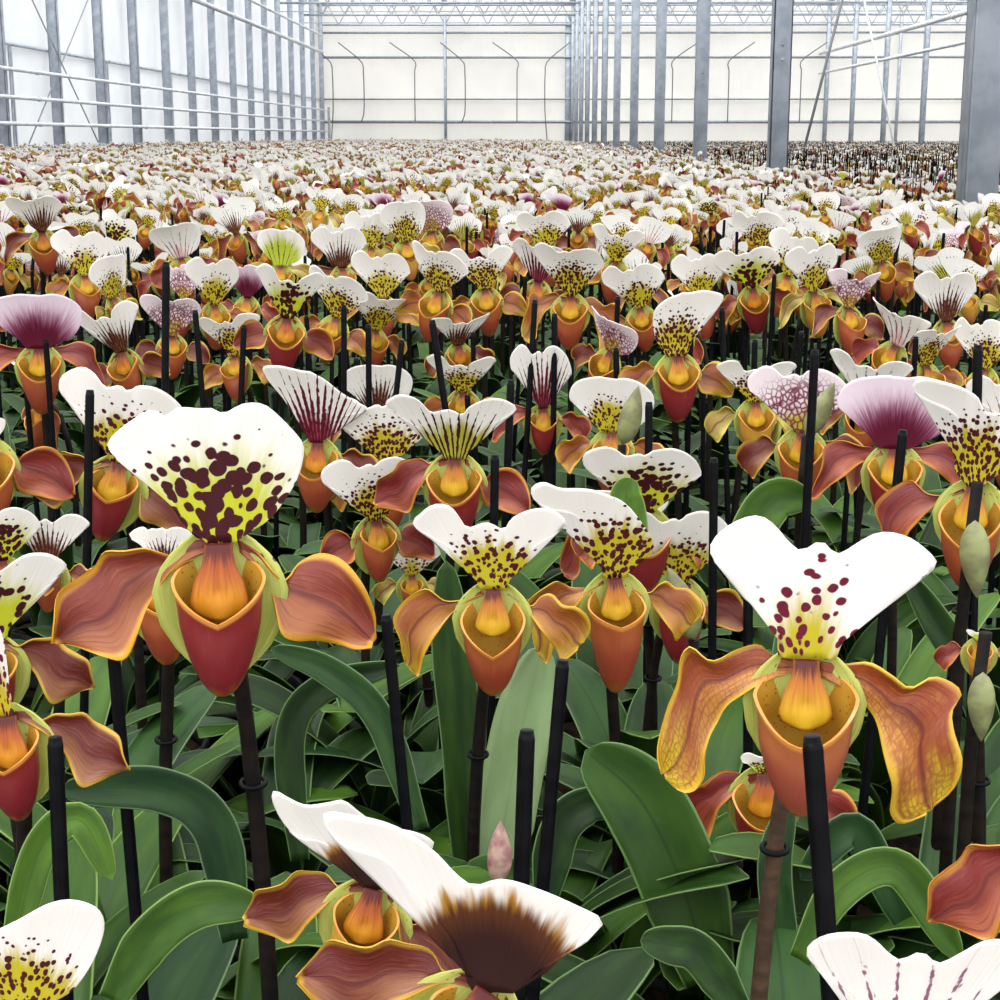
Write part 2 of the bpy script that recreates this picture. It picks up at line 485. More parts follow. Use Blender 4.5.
OUT = {
    'fan': rel([(778, 652), (773, 616), (748, 582), (717, 560), (707, 544), (716, 526), (734, 512), (753, 507), (768, 515), (784, 533), (798, 542),
                (815, 532), (831, 544), (849, 533), (867, 522), (885, 521), (906, 530), (928, 555), (906, 571), (878, 593), (856, 614), (842, 634), (836, 652)], 806, 655, 295),
    'big': rel([(205, 531), (187, 522), (174, 500), (161, 480), (130, 456), (115, 442), (123, 427), (142, 412), (161, 402), (173, 409), (187, 399),
                (218, 402), (229, 406), (248, 397), (267, 397), (282, 409), (301, 433), (306, 448), (299, 476), (280, 505), (263, 522), (240, 533)], 219, 539, 325),
    'butterfly': rel([(478, 586), (475, 572), (464, 557), (450, 544), (415, 522), (422, 509), (435, 500), (450, 501), (459, 511), (468, 523), (486, 518),
                      (503, 525), (512, 513), (530, 504), (547, 504), (560, 512), (566, 522), (552, 532), (532, 544), (521, 557), (512, 572), (508, 586)], 493, 588, 197),
    'round': rel([(877, 446), (866, 430), (852, 419), (838, 408), (839, 394), (847, 383), (861, 375), (880, 371), (896, 374), (912, 372), (928, 378), (942, 389),
                  (949, 402), (946, 420), (934, 436), (920, 441), (910, 447)], 894, 448, 150),
    'cap': rel([(634, 500), (624, 484), (600, 470), (584, 463), (581, 450), (588, 440), (600, 432), (611, 434), (622, 443), (634, 438), (642, 442),
                (650, 434), (665, 432), (681, 440), (693, 453), (699, 470), (687, 474), (676, 482), (664, 492), (656, 500)], 645, 510, 150),
    'swoop': rel([(602, 574), (597, 548), (586, 524), (570, 506), (548, 500), (530, 492), (527, 480), (538, 472), (556, 478), (588, 479), (620, 496), (640, 520),
                  (652, 540), (649, 553), (637, 556), (630, 564), (627, 576)], 614, 577, 180),
    'creased': rel([(363, 879), (350, 860), (338, 843), (320, 831), (300, 830), (284, 818), (275, 797), (278, 784), (292, 786), (312, 790), (335, 784), (350, 779), (366, 794),
                    (380, 811), (402, 813), (425, 821), (437, 832), (428, 840), (408, 850), (398, 868), (388, 881)], 375, 885, 235),
    'wide_swoop': rel([(478, 1000), (470, 962), (452, 930), (425, 892), (398, 858), (362, 848), (342, 838), (344, 818), (378, 811), (415, 819), (450, 842), (474, 872), (492, 884),
                       (518, 873), (550, 884), (590, 904), (613, 922), (600, 940), (576, 958), (560, 982), (530, 1004)], 500, 1010, 330),
    'arch': rel([(966, 480), (955, 470), (957, 442), (962, 421), (950, 403), (926, 397), (912, 387), (918, 376), (940, 372), (960, 375), (975, 387), (983, 403), (1002, 405),
                 (1020, 420), (1017, 448), (997, 468), (985, 480)], 975, 486, 190),
    'leaning': rel([(5, 1000), (-8, 955), (-30, 932), (-42, 906), (-20, 893), (0, 902), (14, 909), (35, 894), (60, 882), (86, 882), (104, 895), (110, 916), (103, 942), (88, 970),
                    (70, 992), (40, 1004)], 20, 1008, 300),
    'narrow': rel([(2, 708), (-18, 680), (-30, 640), (-20, 608), (0, 600), (15, 604), (22, 620), (21, 645), (17, 680), (13, 706)], 8, 714, 225),
    'flag': rel([(308, 434), (297, 412), (278, 382), (269, 364), (284, 359), (308, 361), (328, 369), (345, 386), (360, 399), (371, 408), (356, 411), (342, 414), (330, 426), (325, 436)], 318, 442, 130),
    'veil': rel([(664, 352), (655, 338), (651, 316), (656, 303), (672, 292), (700, 289), (719, 299), (704, 316), (694, 332), (688, 350)], 677, 356, 118),
}
PET = {  # upper edge, lower edge, right side of the bloom
    'droop': (rel([(816, 661), (842, 663), (867, 659), (888, 670), (906, 683), (928, 675), (953, 690), (946, 710), (948, 728), (956, 756), (952, 785), (940, 803)], 806, 655, 295),
              rel([(820, 674), (849, 686), (870, 702), (881, 718), (889, 740), (895, 757), (899, 775), (900, 795), (901, 808), (908, 820), (920, 820), (930, 814)], 806, 655, 295)),
    'droop_narrow': (rel([(795, 661), (773, 657), (759, 648), (737, 654), (714, 663), (694, 650), (684, 664), (681, 692), (672, 720), (662, 760), (664, 778)], 806, 655, 295),
                     rel([(793, 672), (759, 681), (737, 695), (726, 705), (717, 720), (710, 735), (706, 755), (705, 774), (696, 791), (683, 796), (672, 790)], 806, 655, 295)),
    'broad': (rel([(237, 539), (259, 552), (282, 579), (297, 564), (320, 554), (343, 560), (362, 583), (373, 615), (375, 640)], 219, 539, 325),
              rel([(240, 552), (258, 571), (270, 598), (278, 630), (292, 639), (310, 641), (335, 648), (352, 653), (368, 652)], 219, 539, 325)),
    'broad_long': (rel([(210, 537), (187, 541), (172, 552), (149, 541), (126, 543), (107, 545), (95, 562), (76, 574), (60, 586), (56, 612), (50, 634)], 219, 539, 325),
                   rel([(210, 549), (183, 560), (168, 572), (155, 590), (145, 606), (138, 625), (130, 645), (120, 653), (100, 648), (75, 641), (58, 640)], 219, 539, 325)),
    'crisp': (rel([(508, 594), (530, 606), (541, 597), (552, 594), (563, 603), (576, 604), (587, 614), (591, 628), (585, 642)], 493, 588, 197),
              rel([(510, 600), (525, 611), (534, 620), (543, 632), (550, 642), (556, 650), (562, 662), (568, 658), (576, 650)], 493, 588, 197)),
    'crisp_long': (rel([(481, 592), (466, 599), (446, 599), (433, 590), (424, 588), (406, 599), (395, 612), (394, 623), (400, 638), (401, 652), (403, 663)], 493, 588, 197),
                   rel([(483, 596), (461, 605), (453, 613), (446, 621), (439, 630), (433, 638), (428, 647), (424, 656), (421, 668), (417, 680), (410, 672)], 493, 588, 197)),
    'flat': (rel([(908, 448), (924, 446), (944, 441), (961, 448), (963, 464), (970, 484), (972, 498)], 894, 448, 150),
             rel([(904, 455), (928, 465), (948, 480), (956, 487), (962, 494), (966, 499), (971, 500)], 894, 448, 150)),
}
for k_ in list(PET):
    if PET[k_][0][-1][0] < 0:
        PET[k_] = tuple([(-x, z) for x, z in e] for e in PET[k_])


def cr(pts, n):
    """n points on a Catmull-Rom curve through pts, evenly spaced"""
    p = np.array(pts, float)
    p = np.vstack([2 * p[0] - p[1], p, 2 * p[-1] - p[-2]])
    out = []
    for i in range(1, len(p) - 2):
        for t in np.linspace(0, 1, 10, endpoint=False):
            a, b, c, d = p[i - 1], p[i], p[i + 1], p[i + 2]
            out.append(0.5 * (2 * b + (c - a) * t + (2 * a - 5 * b + 4 * c - d) * t * t + (3 * b - a - 3 * c + d) * t ** 3))
    out.append(p[-2])
    out = np.array(out)
    s = np.concatenate([[0], np.cumsum(np.linalg.norm(np.diff(out, axis=0), axis=1))])
    q = np.linspace(0, s[-1], n)
    return np.stack([np.interp(q, s, out[:, k]) for k in range(out.shape[1])], -1)


def dorsal(mb, shape, mat, lean=0.12, bend=0.3, reflex=12.0, wave=3.0, nu=34, nr=16, thick=2.0, ph=0.0, mirror=False, widen=1.0, tall=1.0):
    o = cr(OUT[shape], nu)
    if mirror:
        o = o[::-1] * np.array([-1, 1])
    o = o * np.array([widen, tall])
    bx = np.linspace(o[0, 0], o[-1, 0], nu) * 0.8
    r = np.linspace(0, 1, nr)[None, :] ** 0.85
    x = bx[:, None] * (1 - r) + o[:, 0][:, None] * r
    z = 0 * r + o[:, 1][:, None] * r
    hw = np.abs(o[:, 0]).max(); H = o[:, 1].max()
    uv = np.stack([x / (2 * hw) + 0.5, z / H], -1)
    xn = x / hw; zn = z / H
    phi = lean + bend * zn
    b = bend if abs(bend) > 1e-3 else 1e-3
    zz = H * (np.sin(phi) - math.sin(lean)) / b
    yy = -H * (math.cos(lean) - np.cos(phi)) / b
    nrm_y = -np.cos(phi); nrm_z = -np.sin(phi)
    bulge = -reflex * np.abs(xn) ** 2 * zn * 1.6 + wave * np.sin(xn * 9 + ph) * r ** 2 * np.abs(xn) - 5 * np.exp(-(xn / 0.08) ** 2) * zn + 6 * np.cos(xn * 2.2) * (1 - zn)
    y = yy + nrm_y * bulge
    zf = zz + nrm_z * bulge
    mb.grid(np.stack([x, y, zf], -1) * K, mat, uv=uv, thick=thick * K)


def petal(mb, shape, mat, side=1, fwd=18.0, wave=8.0, nu=26, nv=9, thick=1.8, ph=0.0, cup=6.0, drop=1.0, long=1.0):
    up = cr(PET[shape][0], nu); lo = cr(PET[shape][1], nu)
    v = np.linspace(0, 1, nv)[None, :, None]
    g = up[:, None, :] * (1 - v) + lo[:, None, :] * v
    t = np.linspace(0, 1, nu)[:, None]; vv = np.linspace(0, 1, nv)[None, :]
    tip = 1 - (np.clip((t - 0.9) / 0.1, 0, 1)) ** 2 * 0.35
    mid = 0.5 * (up + lo)[:, None, :]
    g = mid + (g - mid) * tip[:, :, None] * (1.2 if 'droop' in shape else 1.0)
    e = (vv - 0.5) * 2
    y = -fwd * np.sin(t * PI * 0.6) + wave * np.sin(t * 11 + ph + vv * 2.5) * np.abs(e) ** 1.5 * np.clip(t * 4, 0, 1) + cup * (1 - e ** 2) * np.clip(t * 3, 0, 1) - 3 * e * np.sin(t * 3)
    x = g[:, :, 0] * long; z = g[:, :, 1] * drop
    pts = np.stack([side * x, y + 4, z], -1) * K
    mb.grid(pts, mat, thick=thick * K, flip=(side < 0))


def pouch(mb, mat, w=45.0, corner=-45.0, dip=-85.0, toe=-158.0, n=26, m=12, vdip=1.3, back=-14.0, deep=34.0, inner=True, nose=0.0):
    ph = np.linspace(0, 2 * PI, n + 1)[:, None]
    t = np.linspace(0, 1, m)[None, :] ** 0.9
    c = np.cos(ph); s_ = np.sin(ph)
    front = np.abs(c) ** vdip if vdip > 1 else 0.35 * np.abs(c) + 0.65 * (1 - np.abs(s_)) ** vdip
    zr = np.where(c > 0, corner + (dip - corner) * front, corner + (back - corner) * np.abs(c) ** 1.2)
    z = zr + (toe - zr) * (1 - (1 - t) ** 1.25)
    dn = np.clip((z - toe) / (corner - toe), 0, 1.4)
    prof = np.sqrt(np.clip(1 - (1 - np.clip(dn, 0, 1)) ** 2.3, 0, 1))
    rx = w * prof * (0.86 + 0.14 * np.clip(dn * 1.6, 0, 1)); ry = deep * prof
    flare = 1 + 0.10 * np.exp(-(t / 0.08) ** 2)
    yc = -deep * 0.75 - nose * np.sin(np.clip(1 - dn, 0, 1) * PI * 0.5)
    x = rx * s_ * flare
    y = yc - ry * c * flare
    x = x + 0 * z; y = y + 0 * z
    o = np.stack([x, y, z + 0 * x], -1)
    mb.grid(o * K, mat)
    if inner:
        i = o.copy()
        i[:, :, 0] *= 0.93; i[:, :, 1] = yc - ry * c * flare * 0.92
        i[:, -1, 2] += 3
        i[:, :, 2] += np.linspace(0, 4, m)[None, :]
        mb.grid(i * K, 'pouch_inside', flip=True)
        rim = np.stack([o[:, 0], i[:, 0]], 1)
        mb.grid(rim * K, mat, uv=np.zeros((n + 1, 2, 2)), flip=True)


def staminode(mb, mat, n=16, m=14):
    """flat flame-shaped shield: narrow and dark at the top, broad and orange below"""
    u = np.linspace(-1, 1, n)[:, None]; v = np.linspace(0, 1, m)[None, :]
    hw = np.interp(v, [0, .12, .28, .5, .78, .92, 1], [13, 13, 15, 22, 26, 22, 9])
    x = u * hw
    z = -2 - 66 * v + 4 * np.abs(u) ** 2 * (v > .5) * (v - .5) + 0 * u
    y = -4 - 22 * np.sin(np.clip(v * 1.25, 0, 1) * PI / 2) * (1 - 0.28 * u ** 2) + 2.2 * np.cos(u * 9) * v * (1 - v) + 3 * np.exp(-((u / .3) ** 2 + ((v - .62) / .12) ** 2))
    uu, vv = np.meshgrid(np.linspace(0, 1, n), np.linspace(0, 1, m), indexing='ij')
    mb.grid(np.stack([x, y, z], -1) * K, mat, uv=np.stack([uu, vv], -1), thick=3 * K, flip=False)


def lower_sepal(mb, n=15, m=14, w=1.0, tall=1.0):
    zs = np.array([14, 0, -20, -50, -90, -125, -148, -160.0]) * tall * .86
    ws = np.array([16, 34, 52, 63, 58, 42, 22, 0.0]) * w
    zz = np.linspace(zs[0], zs[-1], m)[None, :]
    hw = np.interp(-zz, -zs, ws)
    u = np.linspace(-1, 1, n)[:, None]
    x = u * hw
    y = 9 - 10 * u ** 2 + 0 * zz + 5 * np.sin(zz / 25)
    mb.grid(np.stack([x, y, zz + 0 * x], -1) * K, 'lower_sepal', thick=1.8 * K)


def ovary(mb):
    mb.tube([(0, 3 * K, -3 * K), (0, 12 * K, 0 * K), (0, 26 * K, -4 * K), (0, 40 * K, -18 * K), (0, 46 * K, -40 * K)],
            [5 * K, 9 * K, 9 * K, 8 * K, 7 * K], 'stem_light', 9)


MC = {}


def cached(key, name, fn):
    if key not in MC:
        mb = MB(); fn(mb); MC[key] = mb.mesh(name)
    return MC[key]


# ------------------------------------------------------------------ leaves, stems, pots
def leaf_pts(L, W, e0, e1, side=0.0, nt=22, nw=7, fold=0.28, point=0.5, wav=0.0):
    t = np.linspace(0, 1, nt)
    el = e0 + (e1 - e0) * t ** 1.15
    st = L / (nt - 1)
    y = np.concatenate([[0], np.cumsum(np.cos(el[:-1]) * st)])
    z = np.concatenate([[0], np.cumsum(np.sin(el[:-1]) * st)])
    xs = side * t ** 2
    w = W * (0.45 + 0.55 * np.clip(t / 0.35, 0, 1) ** 0.8) * np.where(t > 0.68, np.sqrt(np.clip(1 - ((t - 0.68) / 0.32) ** (1.6 + point), 0, 1)), 1.0)
    w[-1] = W * 0.03
    v = np.linspace(-1, 1, nw)
    ny, nz = -np.sin(el), np.cos(el)
    lift = fold * (np.abs(v)[None, :] ** 1.3) * w[:, None] * (1 - 0.6 * t[:, None]) + wav * np.sin(t * 9)[:, None] * v[None, :] * w[:, None]
    X = xs[:, None] + v[None, :] * w[:, None]
    Y = y[:, None] + ny[:, None] * lift
    Z = z[:, None] + nz[:, None] * lift
    pts = np.stack([X, Y, Z], -1)
    uu, vv = np.meshgrid(t, (v + 1) / 2, indexing='ij')
    return pts, np.stack([vv, uu], -1)


def leaf(mb, mat, thick=0.0007, M=None, **kw):
    p, uv = leaf_pts(**kw)
    if M is not None:
        p = p @ np.array(M.to_3x3()).T + np.array(M.translation)
    mb.grid(p, mat, uv=uv, thick=thick)


LEAF_MESHES = []
lr = random.Random(5)
for i in range(12):
    kw = dict(L=lr.uniform(0.17, 0.25), W=lr.uniform(0.016, 0.022), e0=math.radians(lr.uniform(60, 82)), e1=math.radians(lr.uniform(-50, 15)),
              side=lr.uniform(-0.03, 0.03), fold=lr.uniform(0.15, 0.4), wav=lr.uniform(0, 0.15))
    mb = MB(); leaf(mb, ['leaf_green', 'leaf_bluegreen', 'leaf_green', 'leaf_bright'][i % 4], **kw)
    LEAF_MESHES.append(mb.mesh('leaf'))


def leaf_cluster(mb, seed, nt=8, nw=3, n=6, thick=0.0):
    r = random.Random(seed)
    for k in range(n):
        M = Matrix.Rotation(k * PI + r.uniform(-0.6, 0.6) + (k // 2) * 0.7, 4, 'Z')
        leaf(mb, r.choice(['leaf_green', 'leaf_bluegreen', 'leaf_green', 'leaf_bright']), thick=thick, M=M, nt=nt, nw=nw, L=r.uniform(0.15, 0.23), W=r.uniform(0.015, 0.021),
             e0=math.radians(r.uniform(60, 82)), e1=math.radians(r.uniform(-50, 15)), side=r.uniform(-0.03, 0.03), fold=0.3)


def cluster_mesh(k):
    return cached(('cluster', k), 'foliage', lambda mb: leaf_cluster(mb, 40 + k, 12, 5, 7, 0.0006))


def pot_mesh():
    def f(mb):
        n = 20
        th = np.linspace(0, 2 * PI, n + 1)
        prof = [(0.0, 0.0), (0.042, 0.0), (0.054, 0.088), (0.058, 0.088), (0.058, 0.10), (0.053, 0.10), (0.052, 0.09)]
        g = np.array([[[r * math.cos(a), r * math.sin(a), z] for r, z in prof] for a in th])
        mb.grid(g, 'pot_black')
        g = np.array([[[r * math.cos(a), r * math.sin(a), z] for r, z in [(0.052, 0.088), (0.03, 0.094), (0.0, 0.092)]] for a in th])
        mb.grid(g, 'bark_mix')
    return cached('pot', 'pot', f)


BENCH = 0.80       # height of the growing bench
STEM_R = 0.0036


def stem_mesh(k=0, curve=0.0, light=False):
    """a stem one metre tall, scaled to the plant; its top ends behind the bloom"""
    def f(mb):
        pts = []
        for t in np.linspace(0, 1, 12):
            pts.append((curve * math.sin(t * PI) * 0.03, 0.028 - 0.012 * max(0, t - 0.85) / 0.15, t))
        mb.tube(pts, [STEM_R * (1.15 - 0.25 * t) for t in np.linspace(0, 1, 12)], 'stem_light' if light else 'stem_brown', 8)
    return cached(('stem', k, curve, light), 'stem', f)


# ------------------------------------------------------------------ bloom kinds
KINDS = {
    #        upper sepal          petal           pouch          shield               words
    'spot': ('sepal_spotted', 'petal_gold', 'pouch_rust', 'staminode_yellow', 'white and yellow black-spotted hood'),
    'net': ('sepal_fine_spots', 'petal_netted', 'pouch_rose', 'staminode_yellow', 'white hood with small maroon spots'),
    'blot': ('sepal_blotched', 'petal_orange', 'pouch_red', 'staminode_orange', 'white hood with large maroon blotches'),
    'strk': ('sepal_streaked', 'petal_red', 'pouch_red', 'staminode_yellow', 'white hood with dark streaked yellow base'),
    'reds': ('sepal_red_streaked', 'petal_brown', 'pouch_rust', 'staminode_orange', 'white hood streaked wine red'),
    'purp': ('sepal_purple', 'petal_red', 'pouch_red', 'staminode_yellow', 'purple flushed white-edged hood'),
    'pink': ('sepal_pink_net', 'petal_brown', 'pouch_rust', 'staminode_yellow', 'pale pink hood netted maroon'),
    'dark': ('sepal_dark_centre', 'petal_brown', 'pouch_rust', 'staminode_orange', 'white hood with dark brown heart'),
    'gren': ('sepal_green', 'petal_green', 'pouch_gold', 'staminode_yellow', 'greenish yellow hood'),
    'pale': ('sepal_pale', 'petal_red', 'pouch_rust', 'staminode_yellow', 'plain pale white hood'),
    'gold': ('sepal_spotted', 'petal_green', 'pouch_gold', 'staminode_yellow', 'white and yellow hood over golden pouch'),
}
SETS = {   # pouch shapes
    'wide': dict(w=48, corner=-34, dip=-76, toe=-163, vdip=1.7),
    'slim': dict(w=39, corner=-30, dip=-60, toe=-143, vdip=0.8, deep=32),
    'cup': dict(w=45, corner=-44, dip=-92, toe=-164, vdip=0.8),
}


def bloom(root, h, kind, shape='fan', pl='droop_narrow', pr='droop', ps='wide', scale=1.0, pitch=0.0, roll=0.0, seed=0, det=1, **kw):
    """flower > upper sepal, petals, pouch, shield, lower sepal; det 1 near, 0 mid-distance"""
    ks = KINDS[kind]
    nu, nr = (60, 24) if det else (20, 9)
    fl = obj('flower', cached('ovary', 'flower', ovary), root, (0, 0, h), (pitch, roll, 0), (scale,) * 3)
    dk = {k: kw[k] for k in ('lean', 'bend', 'reflex', 'wave', 'mirror', 'widen', 'tall') if k in kw}
    sm = kw.get('sepal_mat', ks[0]); pm = kw.get('petal_mat', ks[1]); om = kw.get('pouch_mat', ks[2])
    obj('upper_sepal', cached(('d', shape, sm, det, seed, tuple(sorted(dk.items()))), 'upper_sepal',
        lambda mb: dorsal(mb, shape, sm, nu=nu, nr=nr, ph=seed * 1.3, thick=2.0 if det else 0.0, **dk)), fl)
    pk = {k: kw[k] for k in ('fwd', 'drop', 'long', 'cup') if k in kw}
    pn = (36, 13) if det else (14, 5)
    pr_ = kw.get('proll', 0.0)
    for side, s_ in ((-1, pl), (1, pr)):
        obj('petal', cached(('p', s_, pm, side, det, seed, tuple(sorted(pk.items()))), 'petal',
            lambda mb: petal(mb, s_, pm, side, nu=pn[0], nv=pn[1], ph=seed + side, thick=1.8 if det else 0.0, **pk)), fl, rot=(0, pr_, 0))
    qk = dict(SETS[ps]); qk.update({k: kw[k] for k in ('toe', 'dip', 'nose', 'w') if k in kw})
    obj('pouch', cached(('q', om, ps, det, tuple(sorted(qk.items()))), 'pouch', lambda mb: pouch(mb, om, n=36 if det else 14, m=16 if det else 7, **qk)), fl, rot=(0, pr_, 0))
    obj('staminode', cached(('s', ks[3], det), 'staminode', lambda mb: staminode(mb, ks[3], n=22 if det else 8, m=20 if det else 7)), fl, rot=(0, pr_, 0))
    obj('lower_sepal', cached(('l', det), 'lower_sepal', lambda mb: lower_sepal(mb) if det else lower_sepal(mb, 7, 7)), fl, rot=(0, pr_, 0))
    return fl


def add_leaves(root, rr, n=6, only=None, scale=1.0):
    a0 = rr.uniform(0, PI)
    for k in range(n):
        a = a0 + k * PI + rr.uniform(-0.35, 0.35) + (k // 2) * 0.35
        me = LEAF_MESHES[rr.randrange(len(LEAF_MESHES))]
        s = rr.uniform(0.85, 1.15) * scale
        obj('leaf', me, root, (0, 0, 0.085), (rr.uniform(-0.12, 0.12), rr.uniform(-0.12, 0.12), a), (s, s, s))


PLANTS = []    # (x, y, root) of every individual plant


def plant(x, y, yaw=0.0, name='slipper_orchid'):
    r = bpy.data.objects.new(name, None)
    COL.objects.link(r)
    r.empty_display_size = 0.02
    r.location = (x, y, BENCH)
    r.rotation_euler = (0, 0, yaw)
    PLANTS.append((x, y, r))
    return r


def clip_mesh():
    def f(mb):
        th = np.linspace(0, 2 * PI, 15)
        mb.tube([(0.0052 * math.cos(a), 0.0052 * math.sin(a), 0) for a in th], 0.0011, 'stake_black', 6, cap=False)
    return cached('clip', 'clip', f)


def finish_plant(root, h, rr, near, curve=0.0, light=False, leaves=True):
    if near < 1.3:
        zc = h - rr.uniform(.065, .12)
        obj('clip', clip_mesh(), root, (curve * math.sin((zc - .004) / (h - .016) * PI) * .03, 0.028, zc), (0.1, 0, 0))
    obj('stem', stem_mesh(0, curve, light), root, (0, 0, 0.004), (0, 0, 0), (1, 1, max(0.05, h - 0.004 - 0.012)))
    if near < 2.0:
        obj('pot', pot_mesh(), root, (0, 0.0, 0))
    if leaves:
        if near < 1.75:
            add_leaves(root, rr, 7)
        else:
            obj('foliage', cluster_mesh(rr.randrange(8)), root, (0, 0, 0.085), (0, 0, rr.uniform(0, 6.28)))


